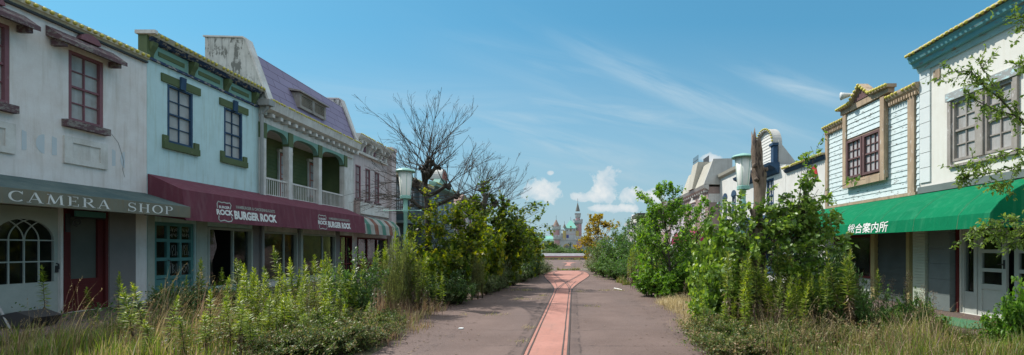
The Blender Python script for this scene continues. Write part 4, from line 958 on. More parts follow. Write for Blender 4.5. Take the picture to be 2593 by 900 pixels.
# ---------------------------------------------------------------- right side
def white_hall():
    B = Bld('shop_building', 'white stucco hall with aqua cornice and peeling grey double window', XR, -1, 5.2, 12.22)
    holes = [(9.6, 11.18, 3.8, 5.3), (6.6, 8.2, 3.8, 5.3), (9.25, 10.98, .1, 2.14), (5.6, 8.9, .3, 2.1)]
    B.wall(6.55, 7, holes, M['white_lit'], par=.6)
    for a in (9.6, 6.6):
        b = a + 1.58; m_ = a + .79
        cs = B.part('window_casing', M['grey_wood'], [(0, .06, a - .1, a - .002, 3.72, 5.3), (0, .06, b + .002, b + .1, 3.72, 5.3), (0, .06, m_ - .09, m_ + .09, 3.8, 5.3), (0, .07, a - .1, b + .1, 3.66, 3.718)])
        B.part('lintel', M['worn_lintel'], [(0, .08, a - .14, b + .14, 5.32, 5.52)], cs)
        for c, d in ((a, m_ - .09), (m_ + .09, b)): B.window(c + .003, d - .003, 3.803, 5.297, 2, 4, M['grey_wood'], M['paper'], fw=.06, bar=.026, rec=.08)
        B.part('inner_jamb', M['pinkish_wood'], [(-.09, .02, b - .004, b + .02, 3.81, 5.29)], cs)
    co = B.prof('cornice', M['aqua_cornice'], [(.001, 6.53), (.2, 6.53), (.23, 6.64), (.3, 6.67), (.34, 6.79), (.37, 6.81), (.001, 6.85)], 5.0, 12.24)
    B.prof('cornice_fillet', M['aqua_pale'], [(.001, 6.40), (.05, 6.40), (.1, 6.525), (.001, 6.525)], 5.0, 12.24, co)
    B.part('bulb_board', M['bulb_rail'], [(.05, .41, 5.0, 12.26, 6.855, 6.9)], co)
    B.bulbs(.415, 6.85, 7.9, 12.2, .135, .04, co)
    B.part('quoin', M['quoin'], [(.0, .035, 11.86, 12.21, z, z + .385) for z in np.arange(3.42, 6.25, .4)])
    B.part('plinth_ledge', M['stone_block'], [(0, .1, 5.3, 12.2, 3.13, 3.3)])
    B.part('wall_vent', M['tan_trim'], [(0, .03, 11.55, 11.75, 6.02, 6.28)])
    # green awning over hall and neighbour
    outer = [(.006, 3.14), (.35, 3.02), (.72, 2.82), (1.02, 2.58), (1.2, 2.36), (1.24, 2.06)]
    pr = [(B.x(d), z) for d, z in outer] + [(B.x(d - .03), z - .02) for d, z in reversed(outer[:-1])][0:0] + [(B.x(1.21), 2.06), (B.x(1.17), 2.35), (B.x(.99), 2.56), (B.x(.7), 2.79), (B.x(.33), 2.99), (B.x(.006), 3.11)]
    mb = MB().prism(pr, 'y', 8.88, 17.0)
    for y in (8.872, 16.99): mb.prism([(B.x(d * .995 + .002), z - .003) for d, z in outer] + [(B.x(.008), 2.1)], 'y', y, y + .014)
    aw = mb.build('awning', M['awn_green'], B.root)
    mb = MB()
    for y in np.arange(9.6, 17, 1.25):
        pts = [(B.x(d + .002), y, z + .004) for d, z in outer]
        mb.add(pts + [(x, y + .012, z) for x, y, z in pts], [(i, i + 1, i + 7, i + 6) for i in range(5)])
    mb.build('awning_seam', M['green_mat'], aw)
    def onv(ya, yb, z0, z1): return lambda s, t: (B.x(1.2 + .04 * (2.36 - (z0 + (z1 - z0) * t)) / .3 + .007 if (z0 + (z1 - z0) * t) < 2.36 else 1.2 + .007 - .18 * ((z0 + (z1 - z0) * t) - 2.36) / .22), ya + (yb - ya) * s, z0 + (z1 - z0) * t)
    P, Fs = text_polys('総合案内所', .010); put_flat('lettering', M['letter_white'], P, Fs, onv(13.45, 11.74, 2.085, 2.375), aw)
    P, Fs = text_polys('*JRIM*NOH*', .0); put_flat('lettering', M['letter_grey'], P, Fs, onv(14.55, 13.83, 2.1, 2.17), aw)
    P, Fs = text_polys('in?', .02); put_flat('lettering', M['letter_sage'], P, Fs, onv(16.3, 15.5, 2.1, 2.36), aw)
    # entrance: sidelight, white door with three panes, second leaf ajar
    mb = MB()
    B.fb(mb, -.12, -.04, 10.9, 10.978, .1, 2.12); B.fb(mb, -.12, -.04, 10.56, 10.64, .1, 2.12); B.fb(mb, -.118, -.05, 10.64, 10.9, .1, .62); B.fb(mb, -.118, -.05, 10.64, 10.9, 2.02, 2.12)
    w = mb.build('sidelight', M['door_white'], B.root)
    MB().poly([(B.x(-.09), 10.63, .6), (B.x(-.09), 10.91, .6), (B.x(-.09), 10.91, 2.05), (B.x(-.09), 10.63, 2.05)]).build('pane', M['glass'], w)
    for k, (ya, yb) in enumerate(((9.86, 10.55), (9.26, 9.72))):
        mb = MB(); q = -.12 - .04 * k
        B.fb(mb, q, q + .06, ya, ya + .1, .1, 2.1); B.fb(mb, q, q + .06, yb - .1, yb, .1, 2.1)
        for z0, z1 in ((.1, .22), (.72, .84), (1.12, 1.2), (1.55, 1.63), (2.0, 2.1)): B.fb(mb, q, q + .057, ya + .1, yb - .1, z0, z1)
        B.fb(mb, q + .01, q + .035, ya + .1, yb - .1, .22, .72)
        d = mb.build('door', M['door_white'], B.root)
        p = MB()
        p.poly([(B.x(q + .03), ya + .1, .84), (B.x(q + .03), yb - .1, .84), (B.x(q + .03), yb - .1, 2.0), (B.x(q + .03), ya + .1, 2.0)]); p.build('pane', M['glass'], d)
        h = MB(); B.fb(h, q + .061, q + .075, ya + .02, ya + .06, 1.2, 1.4); h.tube([(B.x(q + .07), ya + .04, 1.3), (B.x(q + .12), ya + .04, 1.3), (B.x(q + .12), ya + .13, 1.3)], .012, 6); h.build('handle', M['iron'], d)
    B.part('door_frame', M['red_frame'], [(-.1, .04, 10.985, 11.05, .1, 2.2), (-.1, .04, 9.2, 9.245, .1, 2.2)])
    w = B.part('shop_window', M['door_white'], [(-.14, .03, 5.602, 5.7, .31, 2.09), (-.14, .03, 8.8, 8.898, .31, 2.09), (-.14, .02, 5.7, 8.8, .31, .7)])
    MB().poly([(B.x(-.1), 5.65, .6), (B.x(-.1), 8.85, .6), (B.x(-.1), 8.85, 2.09), (B.x(-.1), 5.65, 2.09)]).build('pane', M['glass'], w)
    mb = MB(); z = .1
    while z < 2.6: B.fb(mb, 0, .16, 11.08, 11.74, z, z + .385); z += .39
    mb.build('stone_pier', M['stone_block'], B.root)
    mb = MB(); z = .1
    while z < 2.7: B.fb(mb, 0, .22, 11.78, 12.2, z, z + .072); z += .078
    mb.build('brick_pier', M['brick_cream'], B.root)
white_hall()

def bay_house():
    B = Bld('shop_building', 'pale blue clapboard house with peeling paint, tan trim and a gabled bay window', XR, -1, 12.24, 16.72)
    B.wall(6.03, 7, [(14.15, 16.2, .7, 2.1)], M['blue_siding'])
    B.siding('clapboard', M['blue_siding'], 12.62, 16.6, 3.22, 5.86, step=.162, base=.002, th=.024)
    B.siding('clapboard', M['blue_siding'], 12.24, 12.34, 3.22, 5.86, step=.162, base=.002)
    for a, b in ((12.36, 12.6), (16.58, 16.74)):
        B.part('corner_board', M['tan_trim'], [(0, .075, a, b, 3.2, 5.9)])
    B.part('base_board', M['tan_trim'], [(0, .09, 12.3, 16.7, 3.12, 3.2)])
    for a, b, y0, y1 in ((12.26, 13.42, 12.2, 13.4), (15.5, 16.75, 15.5, 16.78)):
        co = B.prof('cornice', M['tan_trim'], [(.001, 5.85), (.05, 5.85), (.08, 5.98), (.13, 6.03), (.16, 6.1), (.16, 6.17), (.001, 6.19)], y0, y1)
        for y in np.arange(y0 + .05, y1 - .05, .1): B.part('dentil', M['tan_trim'], [(.052, .12, y, y + .05, 5.86, 5.95)], co)
        B.bulbs(.165, 6.12, y0 + .05, y1 - .05, .14, .046, co)
    # bay
    y0, y1, D = 13.43, 15.46, .13
    bay = MB()
    wy0, wy1, wz0, wz1 = 13.6, 15.29, 4.0, 5.28
    B.fb(bay, .03, D, y0, y1, 3.78, 3.96); B.fb(bay, .03, D - .01, y0, y0 + .12, 3.96, 6.25); B.fb(bay, .03, D - .01, y1 - .12, y1, 3.96, 6.25)
    B.fb(bay, .03, D - .02, y0 + .12, y1 - .12, 5.3, 6.25); B.fb(bay, .03, .08, y0 + .12, y1 - .12, 3.96, 5.3)
    by = bay.build('bay', M['tan_trim'], B.root)
    B.siding('bay_clapboard', M['blue_siding'], y0 + .17, y1 - .17, 5.36, 6.2, step=.162, base=D - .018, parent=by)
    B.part('bay_board', M['tan_trim'], [(D - .01, D + .05, y0 - .02, y0 + .16, 3.7, 6.2), (D - .01, D + .05, y1 - .16, y1 + .02, 3.7, 6.2), (D, D + .06, y0 + .16, y1 - .16, 3.7, 3.9)], by)
    m_ = (wy0 + wy1) / 2
    for a, b in ((wy0, m_ - .03), (m_ + .03, wy1)): B.window(a, b, wz0, wz1, 3, 4, M['dark_wood'], M['paper_pale'], fw=.075, bar=.025, rec=.06, base=D)
    B.part('mullion', M['dark_wood'], [(D - .08, D + .02, m_ - .03, m_ + .03, wz0, wz1)], by)
    c = (y0 + y1) / 2
    pr = [(y0 - .22, 6.24), (y1 + .12, 6.24), (y1 + .12, 6.42), (c + .52, 6.44), (c, 6.84), (c - .52, 6.44), (y0 - .22, 6.42)]
    pd = MB().prism(pr, 'x', B.x(.0), B.x(D + .06)).build('pediment', M['tan_trim'], B.root)
    MB().prism([(c - .38, 6.44), (c + .38, 6.44), (c, 6.73)], 'x', B.x(D + .061), B.x(D + .08)).build('pediment_face', M['dark_wood'], pd)
    mb = MB()
    for l in ([(y0 - .28, 6.38), (c - .5, 6.42)], [(c - .5, 6.42), (c, 6.84)], [(c, 6.84), (c + .5, 6.42)], [(c + .5, 6.42), (y1 + .18, 6.4)]):
        (a, za), (b, zb) = l
        mb.prism([(a, za), (b, zb), (b, zb + .1), (a, za + .1)], 'x', B.x(-.02), B.x(D + .17))
    rk = mb.build('raking_cornice', M['tan_trim'], B.root)
    BULB.setdefault(.05, bulb_mesh(.05))
    for (a, za), (b, zb) in (((y0 - .26, 6.44), (c - .5, 6.48)), ((c - .44, 6.52), (c, 6.89)), ((c + .07, 6.83), (c + .5, 6.49)), ((c + .57, 6.47), (y1 + .16, 6.45))):
        n = int(math.hypot(b - a, zb - za) / .12)
        for i in range(n + 1):
            o = link('bulb', BULB[.05], rk); o.location = Vector((B.x(D + .175), a + (b - a) * i / n, za + (zb - za) * i / n)) - origin(rk)
    # loudspeaker horn on the gable
    t = thing('horn_loudspeaker', 'white horn loudspeaker fixed on the bay gable of the clapboard house', 'loudspeaker', (B.x(.12), 14.75, 6.66))
    hx = B.x(.12)
    mb = MB().tube([(hx + .15, 14.8, 6.74), (hx - .08, 14.86, 6.74), (hx - .12, 14.88, 6.74), (hx - .32, 14.94, 6.72), (hx - .42, 14.97, 6.71)], [.065, .065, .045, .1, .13], 12); mb.build('horn', M['horn_white'], t, smooth=True)
    MB().box(hx - .03, hx + .03, 14.82, 14.88, 6.44, 6.7).build('bracket', M['iron'], t)
    # shop front
    w = B.part('shop_window', M['red_frame'], [(-.14, .05, 14.152, 14.24, .7, 2.1), (-.14, .05, 16.1, 16.198, .7, 2.1), (-.14, .048, 14.24, 16.1, 2.02, 2.1), (-.14, .045, 14.24, 16.1, .7, .77)])
    MB().poly([(B.x(-.1), 14.2, .75), (B.x(-.1), 16.15, .75), (B.x(-.1), 16.15, 2.05), (B.x(-.1), 14.2, 2.05)]).build('pane', M['glass_dirty'], w)
    B.part('shop_base', M['pale_wall'], [(.0, .05, 14.2, 16.2, .02, .68)])
    B.part('shop_post', M['yellow_post'], [(0, .12, 13.92, 14.1, .02, 3.1), (0, .1, 12.5, 12.62, .02, 3.1)])
    B.siding('shop_clapboard', M['dark_boards'], 12.7, 13.9, .1, 3.1, step=.2, base=.004)
bay_house()

def far_right():
    B = Bld('shop_building', 'low white parapet shop with red emblem and navy bulb cornice', XR, -1, 16.74, 20.0)
    B.wall(5.0, 7, [(17.2, 19.6, .5, 2.2)], M['white_brick'])
    co = B.prof('cornice', M['navy'], [(.001, 5.0), (.05, 5.0), (.14, 5.12), (.001, 5.15)], 16.75, 19.98)
    B.part('bulb_board', M['bulb_rail'], [(.01, .2, 16.75, 19.98, 5.155, 5.23)], co); B.bulbs(.21, 5.19, 16.8, 19.9, .14, .045, co)
    MB().prism([(17.35, 4.5), (17.55, 4.42), (17.85, 4.6), (17.82, 4.82), (17.5, 4.9)], 'x', B.x(.001), B.x(.03)).build('emblem', M['sign_red'], B.root)
    w = B.part('shop_window', M['door_white'], [(-.14, .04, 17.202, 17.3, .5, 2.2), (-.14, .04, 19.5, 19.598, .5, 2.2), (-.14, .035, 17.3, 19.5, 2.0, 2.2), (-.1, .0, 18.3, 18.36, .5, 2.0)])
    MB().poly([(B.x(-.1), 17.25, .55), (B.x(-.1), 19.55, .55), (B.x(-.1), 19.55, 2.05), (B.x(-.1), 17.25, 2.05)]).build('pane', M['glass_dirty'], w)

    B = Bld('shop_building', 'white boarded house with tall round-topped gable and blue pilasters', XR, -1, 20.02, 25.4)
    B.wall(5.4, 7, [(21.2, 22.0, 3.4, 5.0), (22.8, 23.6, 3.4, 5.0), (20.6, 24.9, .4, 2.5)], M['white_brick'])
    w = B.part('shop_window', M['navy'], [(-.14, .04, 20.602, 20.7, .4, 2.5), (-.14, .04, 24.8, 24.898, .4, 2.5), (-.14, .035, 20.7, 24.8, 2.38, 2.5), (-.14, .035, 20.7, 24.8, .4, .8), (-.1, .0, 22.0, 22.08, .8, 2.38), (-.1, .0, 23.4, 23.48, .8, 2.38)])
    MB().poly([(B.x(-.1), 20.65, .6), (B.x(-.1), 24.85, .6), (B.x(-.1), 24.85, 2.45), (B.x(-.1), 20.65, 2.45)]).build('pane', M['glass_dirty'], w)
    MB().prism([(B.x(.002), 3.05), (B.x(.9), 2.75), (B.x(.95), 2.4), (B.x(.9), 2.4), (B.x(.85), 2.7), (B.x(.002), 3.0)], 'y', 20.2, 25.2).build('awning', M['slate_green'], B.root)
    for a in (21.2, 22.8): B.window(a + .002, a + .798, 3.402, 4.998, 2, 4, M['navy'], M['paper_pale'], fw=.09, bar=.04)
    c, r = 22.05, 1.0
    pr = [(c - r, 5.4), (c + r, 5.4)] + [(c + r * math.cos(t * math.pi / 16), 6.55 + .86 * math.sin(t * math.pi / 16)) for t in range(17)]
    g = MB().prism(pr, 'x', B.x(-.22), B.x(.0)).build('round_gable', M['white_brick'], B.root)
    mb = MB(); z = 5.45
    while z < 7.35:
        hw = r - .06 if z < 6.5 else (r - .06) * math.sqrt(max(0, 1 - ((z + .13 - 6.55) / .86) ** 2))
        if hw > .1: mb.prism([(B.x(.001), z), (B.x(.03), z), (B.x(.008), z + .15), (B.x(.001), z + .15)], 'y', c - hw, c + hw)
        z += .15
    mb.build('gable_boards', M['white_brick'], g)
    mb = MB()
    ar = [(c + (r + .06) * math.cos(t * math.pi / 18), 6.52 + .94 * math.sin(t * math.pi / 18)) for t in range(19)]
    for (a, za), (b, zb) in zip(ar, ar[1:]):
        k = .92
        mb.prism([(a, za), (b, zb), (c + (b - c) * k, 6.52 + (zb - 6.52) * k), (c + (a - c) * k, 6.52 + (za - 6.52) * k)], 'x', B.x(-.3), B.x(.16))
    hd = mb.build('arched_hood', M['taupe_side'], B.root)
    BULB.setdefault(.05, bulb_mesh(.05))
    for a, za in ar[::1]:
        o = link('bulb', BULB[.05], hd); o.location = Vector((B.x(.17), a, za)) - origin(hd)
    for y in (c - r - .25, c + r - .02):
        mb = MB(); B.fb(mb, 0, .2, y, y + .27, 5.6, 6.42); p = mb.build('pilaster', M['navy'], B.root)
        B.part('capital', M['navy'], [(-.02, .26, y - .06, y + .33, 6.423, 6.54)], p)
    MB().prism([(B.x(-.1), 5.62), (B.x(-.95), 5.62), (B.x(-.1), 6.7)], 'y', c - r - .12, c - r - .02).build('gable_brace', M['taupe_side'], B.root)
    co = B.prof('cornice', M['navy'], [(.001, 5.1), (.12, 5.15), (.2, 5.35), (.45, 5.48), (.5, 5.6), (.001, 5.62)], 20.6, 25.3)
    B.part('band', M['navy'], [(0, .08, 20.1, 25.3, 3.1, 3.3)])

    B = Bld('shop_building', 'white painted brick shop with narrow arched blue windows', 10.2, -1, 25.42, 31.55)
    wins = [(26.4, 27.1), (28.4, 29.1), (30.05, 30.75)]
    B.wall(6.6, 6, [(a, b, 3.57, 5.03) for a, b in wins], M['white_brick'])
    for a, b in wins:
        w = B.window(a + .002, b - .002, 3.572, 5.028, 2, 4, M['navy'], M['paper'], fw=.08, bar=.035)
        mb = MB(); m_ = (a + b) / 2; rr = (b - a) / 2
        ou = [(m_ + (rr + .1) * math.cos(t * math.pi / 10), 5.03 + (.36) * math.sin(t * math.pi / 10)) for t in range(11)]
        mb.prism(ou, 'x', B.x(.001), B.x(.04)); mb.build('arch_head', M['navy'], w)
    B.prof('cornice', M['taupe_roof'], [(.001, 6.5), (.2, 6.6), (.25, 6.78), (.001, 6.82)], 25.5, 31.5)
    B.part('band', M['aqua_pale'], [(0, .1, 25.5, 31.5, 2.9, 3.05)])

    B = Bld('mansard_house', 'taupe mansard house with rose boarding and a small iron roof cresting', XR, -1, 31.6, 38.4)
    B.wall(6.0, 6, [(32.4, 33.5, 3.4, 5.2), (35.0, 36.1, 3.4, 5.2)], M['rose_siding'])
    for a in (32.4, 35.0):
        w = B.window(a + .002, a + 1.098, 3.402, 5.198, 2, 4, M['white_trim'], M['paper_pale'], fw=.1, bar=.04)
        MB().prism([(a - .2, 5.25), (a + 1.3, 5.25), (a + .55, 5.7)], 'x', B.x(.001), B.x(.12)).build('window_pediment', M['white_trim'], w)
    B.siding('rose_boards', M['rose_siding'], 31.62, 32.2, .2, 5.0, step=.2, base=.002)
    mb = MB(); mb.box(9.42, 10.5, 31.57, 31.6, 4.9, 5.5); mb.build('white_band', M['white_trim'], B.root)
    B.prof('cornice', M['taupe_side'], [(.001, 5.75), (.3, 5.9), (.4, 6.1), (.001, 6.15)], 31.4, 38.5)
    for y in np.arange(31.6, 38.3, .6): B.part('modillion', M['taupe_side'], [(.02, .28, y, y + .14, 5.62, 5.74)])
    rf = MB().prism([(B.x(.3), 6.16), (B.x(-.35), 7.85), (B.x(-1.6), 7.9), (B.x(-1.6), 6.1)], 'y', 31.62, 38.3).build('roof', M['taupe_roof'], B.root)
    MB().prism([(B.x(.34), 6.16), (B.x(-.33), 7.93), (B.x(-1.65), 7.96), (B.x(-1.65), 6.1)], 'y', 31.45, 31.62).build('gable_parapet', M['taupe_side'], B.root)
    tw = MB().prism([(B.x(.5), 6.16), (B.x(.05), 8.2), (B.x(-.9), 8.2), (B.x(-.9), 6.16)], 'y', 34.0, 35.5).build('roof_turret', M['taupe_roof'], B.root)
    mb = MB()
    for y in np.arange(34.05, 35.5, .2): mb.box(B.x(.02) - .01, B.x(.02) + .01, y, y + .02, 8.2, 8.75)
    mb.box(B.x(.02) - .012, B.x(.02) + .012, 34.05, 35.5, 8.4, 8.43); mb.box(B.x(-.8), B.x(-.78), 34.05, 35.5, 8.2, 8.7); mb.build('cresting', M['iron'], tw)
    MB().prism([(B.x(.01), 3.1), (B.x(.7), 2.95), (B.x(1.1), 2.5), (B.x(1.15), 2.0), (B.x(1.1), 2.0), (B.x(.01), 2.0)], 'y', 31.7, 38.3).build('awning', M['magenta'], B.root)
    for y0, y1, h, mt, lab, X in ((38.42, 44, 5.8, 'lilac', 'pale lilac shop half hidden behind the young poplar', XR), (44.02, 51, 6.0, 'rose_siding', 'low shop with brown overhanging eaves behind the poplar', XR)):
        B = Bld('shop_building', lab, X, -1, y0, y1)
        B.wall(h, 6, [(y0 + .8 + 1.6 * k, y0 + 1.8 + 1.6 * k, 3.4, 5.0) for k in range(3)], M[mt])
        for k in range(3): B.window(y0 + .802 + 1.6 * k, y0 + 1.798 + 1.6 * k, 3.402, 4.998, 2, 3, M['white_trim'], M['paper_pale'], fw=.1, bar=.05)
        MB().prism([(B.x(.7), h), (B.x(.75), h + .2), (B.x(-3), h + .9), (B.x(-6), h + .2), (B.x(-6), h)], 'y', y0, y1).build('eaves_roof', M['c_rust' if h > 5.9 else 'taupe_side'], B.root)
    # lime house, its arched end wall towards the camera
    B = Bld('shop_building', 'lime yellow house with arched windows and dark flat cornice', XR, -1, 62.5, 68)
    B.wall(6.1, 8, [], M['lime'])
    B.part('cornice', M['roof_dark'], [(-8, .7, 61.9, 68.2, 6.1, 6.55)])
    for y in (63.4, 65.2): MB().prism([(y, 3), (y + 1.1, 3)] + [(y + .55 + .55 * math.cos(t * math.pi / 10), 4.4 + .55 * math.sin(t * math.pi / 10)) for t in range(11)], 'x', B.x(.001), B.x(.06)).build('arched_window', M['slate_green'], B.root)
    w = MB().prism([(10.5, 3.6), (12.0, 3.6)] + [(11.25 + .75 * math.cos(t * math.pi / 10), 4.6 + .75 * math.sin(t * math.pi / 10)) for t in range(11)], 'y', 62.44, 62.499).build('arched_window', M['slate_green'], B.root)
    MB().prism([(10.75, 3.8), (11.75, 3.8), (11.75, 4.8), (11.25, 5.1), (10.75, 4.8)], 'y', 62.42, 62.439).build('pane', M['paper_pale'], w)
    B = Bld('shop_building', 'lilac and white gabled house past the lime yellow house', XR, -1, 68.02, 80)
    B.wall(5.6, 8, [(70 + 2.6 * k, 71.3 + 2.6 * k, 2.6, 4.2) for k in range(3)], M['lilac'])
    for k in range(3): B.window(70.002 + 2.6 * k, 71.298 + 2.6 * k, 2.602, 4.198, 2, 2, M['red_frame'], M['paper_pale'], fw=.15, bar=.08)
    MB().prism([(68.1, 5.61), (74, 5.61), (71, 7.0)], 'x', B.x(-7), B.x(.3)).build('gable_roof', M['white_trim'], B.root)
    B.part('side_porch', M['pale_grey'], [(-3, .5, 75, 80, 5.61, 6.1)])
far_right()

# ---------------------------------------------------------------- far end: planter, statue, castle
def far_end():
    Y = 67.0
    t = thing('planter_wall', 'long low planter wall with worn white top and pink and ochre stripes', 'planter wall', (-1, Y, 0))
    x0, x1 = at(1372, Y), at(1500, Y)
    MB().prism([(Y, .56), (Y + .9, .95), (Y + 1.1, .95), (Y + 1.1, .56)], 'x', x0, x1).build('coping', M['p_white'], t)
    for z0, z1, m_, e in ((.4, .558, 'p_pink', .0), (.2, .398, 'p_ochre', .01), (-.05, .198, 'p_blue', .0)): MB().box(x0 + .02, x1 - .02, Y - e, Y + 1.1, z0, z1).build('stripe', M[m_], t)
    # statue: a standing figure with arms raised to its head on a round plinth
    Ys = 78.0; x = at(1444, Ys)
    t = thing('statue', 'small dark bronze statue of a figure with raised elbows on a plinth', 'statue', (x, Ys, 0))
    MB().lathe([(.62, 0), (.62, .25), (.5, .3), (.42, .9), (.55, .98), (.55, 1.08)], (x, Ys, 0), 14).build('plinth', M['pale_grey'], t)
    mb = MB(); b0 = 1.08
    V = [(0, 0, .86), (0, 0, 1.02), (0, 0, 1.22), (0, 0, 1.38), (0, -.01, 1.47), (0, -.02, 1.6), (0, -.02, 1.7), (-.18, 0, 1.36), (-.42, -.05, 1.5), (-.16, -.05, 1.68), (.18, 0, 1.36), (.42, -.05, 1.5), (.16, -.05, 1.68), (-.1, 0, .8), (-.12, -.04, .45), (-.13, 0, .06), (-.14, -.12, .03), (.1, 0, .8), (.13, .02, .45), (.15, .05, .06), (.17, -.07, .03)]
    E = [(0, 1), (1, 2), (2, 3), (3, 4), (4, 5), (5, 6), (3, 7), (7, 8), (8, 9), (3, 10), (10, 11), (11, 12), (0, 13), (13, 14), (14, 15), (15, 16), (0, 17), (17, 18), (18, 19), (19, 20)]
    Rr = [.15, .13, .16, .14, .06, .11, .09, .075, .05, .04, .075, .05, .04, .11, .075, .05, .04, .11, .075, .05, .04]
    me = bpy.data.meshes.new('figure'); me.from_pydata([(a, b, c + b0) for a, b, c in V], E, [])
    o = bpy.data.objects.new('figure', me); COL.objects.link(o)
    sk = o.modifiers.new('skin', 'SKIN'); o.modifiers.new('sub', 'SUBSURF').levels = 1
    for i, r in enumerate(Rr): me.skin_vertices[0].data[i].radius = (r, r)
    me.skin_vertices[0].data[0].use_root = True
    bpy.context.view_layer.update()
    me2 = bpy.data.meshes.new_from_object(o.evaluated_get(bpy.context.evaluated_depsgraph_get()))
    bpy.data.objects.remove(o); me2.materials.clear(); me2.materials.append(M['bronze'])
    link('figure', me2, t)

    # castle, plain and generic
    Y = 150.0; s = Y / F
    def X(u): return (u - U0) * s
    def Z(v): return gz(v, Y)
    t = thing('castle', 'pale pink and grey castle with pointed towers at the end of the street', 'castle', (X(1440), Y, 0))
    def crenel(mb, xa, xb, y, z, n, d=.5, w=.55):
        st = (xb - xa) / n
        for i in range(n): mb.box(xa + st * i, xa + st * (i + w), y, y + d, z, z + .75)
    def wallbox(xa, xb, y0, y1, z, mat, n):
        mb = MB().box(xa, xb, y0, y1, 0, z); crenel(mb, xa, xb, y0 - .15, z, n); return mb.build('wall', M[mat], t)
    def tower(cx, cy, r, z, mat, n=14, ring=True, z0=0):
        mb = MB().lathe([(r, z0), (r, z - 1.2), (r * 1.02, z - 1.2)], (cx, cy, 0), n); tw = mb.build('tower', M[mat], t, smooth=False)
        if ring:
            mb = MB().lathe([(r * 1.01, z - 1.2), (r * 1.28, z - .75), (r * 1.28, z)], (cx, cy, 0), n)
            for k in range(n):
                w = 2 * math.pi * (k + .5) / n
                if k % 2 == 0: mb.box(cx + r * 1.16 * math.cos(w) - .22, cx + r * 1.16 * math.cos(w) + .22, cy + r * 1.16 * math.sin(w) - .22, cy + r * 1.16 * math.sin(w) + .22, z, z + .55)
            mb.build('parapet', M['c_wall'], tw)
        return tw
    def cone(cx, cy, r, z0, z1, mat, n=12, pole=1.6):
        c = MB().lathe([(r, z0), (r * .62, z0 + (z1 - z0) * .4), (.05, z1)], (cx, cy, 0), n).build('tower_roof', M[mat], t)
        MB().tube([(cx, cy, z1 - .1), (cx, cy, z1 + pole)], .05, 5).build('finial', M['iron'], c); return c
    # long low wing with a sea-green roof
    wallbox(X(1330), X(1412), Y, Y + 9, Z(611), 'c_wall', 26)
    MB().prism([(Y + 1, Z(611)), (Y + 9, Z(611)), (Y + 6, Z(597)), (Y + 4.5, Z(597))], 'x', X(1345), X(1409)).build('wing_roof', M['c_teal'], t)
    # forecourt wall with the gate arch
    g = wallbox(X(1404), X(1470), Y - 1.5, Y + 3, Z(609), 'c_wall', 16)
    gx = X(1436); MB().prism([(gx - 1.2, .02), (gx + 1.2, .02), (gx + 1.2, 2.3)] + [(gx + 1.2 * math.cos(k * math.pi / 8), 2.3 + 1.0 * math.sin(k * math.pi / 8)) for k in range(1, 8)] + [(gx - 1.2, 2.3)], 'y', Y - 1.56, Y - 1.51).build('gate_arch', M['c_gold'], g)
    MB().prism([(gx - .9, .03), (gx + .9, .03), (gx + .9, 2.3), (gx, 2.95), (gx - .9, 2.3)], 'y', Y - 1.6, Y - 1.565).build('gate', M['c_slate'], g)
    tw = tower(X(1411), Y - 1, 1.05, Z(600), 'c_pink')
    tw = tower(X(1466), Y - 1, .95, Z(603), 'c_pink')
    # round left tower with a rusty pointed roof
    tower(X(1407), Y + 4.5, 1.25, Z(573), 'c_pink'); cone(X(1407), Y + 4.5, 1.35, Z(573.2), Z(554), 'c_rust', 14, 1.4)
    # central keep with steep sea-green gable roof
    a, b = X(1430), X(1460); MB().box(a, b, Y + 2, Y + 8, 0, Z(578)).build('keep', M['c_wall'], t)
    mb = MB(); ym = Y + 5
    MB().add([(a - .3, Y + 1.7, Z(578) + .01), (b + .3, Y + 1.7, Z(578) + .01), (b + .3, Y + 8.3, Z(578) + .01), (a - .3, Y + 8.3, Z(578) + .01), ((a + b) / 2 - .3, ym, Z(556)), ((a + b) / 2 + .3, ym, Z(556))], [(0, 1, 5, 4), (1, 2, 5), (2, 3, 4, 5), (3, 0, 4), (0, 3, 2, 1)]).build('keep_roof', M['c_teal'], t)
    MB().tube([((a + b) / 2, ym, Z(556) - .1), ((a + b) / 2, ym, Z(547))], .05, 5).build('finial', M['iron'], t)
    for u0, u1, v0, v1, m_ in ((1434, 1440, 595, 603, 'c_blue'), (1443, 1447.5, 572, 586, 'c_gold'), (1444.2, 1446.3, 574, 585, 'c_slate'), (1431, 1459, 592.3, 593.4, 'c_pink')):
        e = .02 if m_ != 'c_slate' else .06
        MB().box(X(u0), X(u1), Y + 1.99 - e, Y + 1.995, Z(v1), Z(v0)).build('wall_panel', M[m_], t)
    for u, v in ((1436, 583), (1454, 583)): MB().box(X(u) - .18, X(u) + .18, Y + 1.96, Y + 1.99, Z(v + 2), Z(v - 1.5)).build('keep_window', M['c_slate'], t)
    # slim turret roofs flanking the keep
    for u, m_, top in ((1429, 'c_gold', 566), (1462, 'c_gold', 569)):
        tower(X(u), Y + 2.2, .6, Z(575), m_, 10, False); cone(X(u), Y + 2.2, .66, Z(576.2), Z(top), 'c_slate', 10, .8)
    MB().box(X(1418), X(1428), Y + 4, Y + 5, 0, Z(590)).box(X(1418), X(1420), Y + 4, Y + 5, Z(590), Z(583)).box(X(1425.5), X(1428), Y + 4, Y + 5, Z(590), Z(583)).box(X(1418), X(1428), Y + 3.99, Y + 5.01, Z(583), Z(580.5)).build('link_gallery', M['c_wall'], t)
    # tall pink tower
    tower(X(1464), Y + 7, 1.28, Z(556), 'c_pink', 14); tower(X(1463.5), Y + 7, .78, Z(540), 'c_pink', 12, True, Z(557))
    tower(X(1463.3), Y + 7, .62, Z(530), 'c_pink', 12, False, Z(541)); cone(X(1463.3), Y + 7, .8, Z(531), Z(508), 'c_slate', 12, 1.4)
    tower(X(1494), Y + 6, .6, Z(580), 'c_gold', 10, False); cone(X(1494), Y + 6, .7, Z(582), Z(569), 'c_slate', 10, .6)
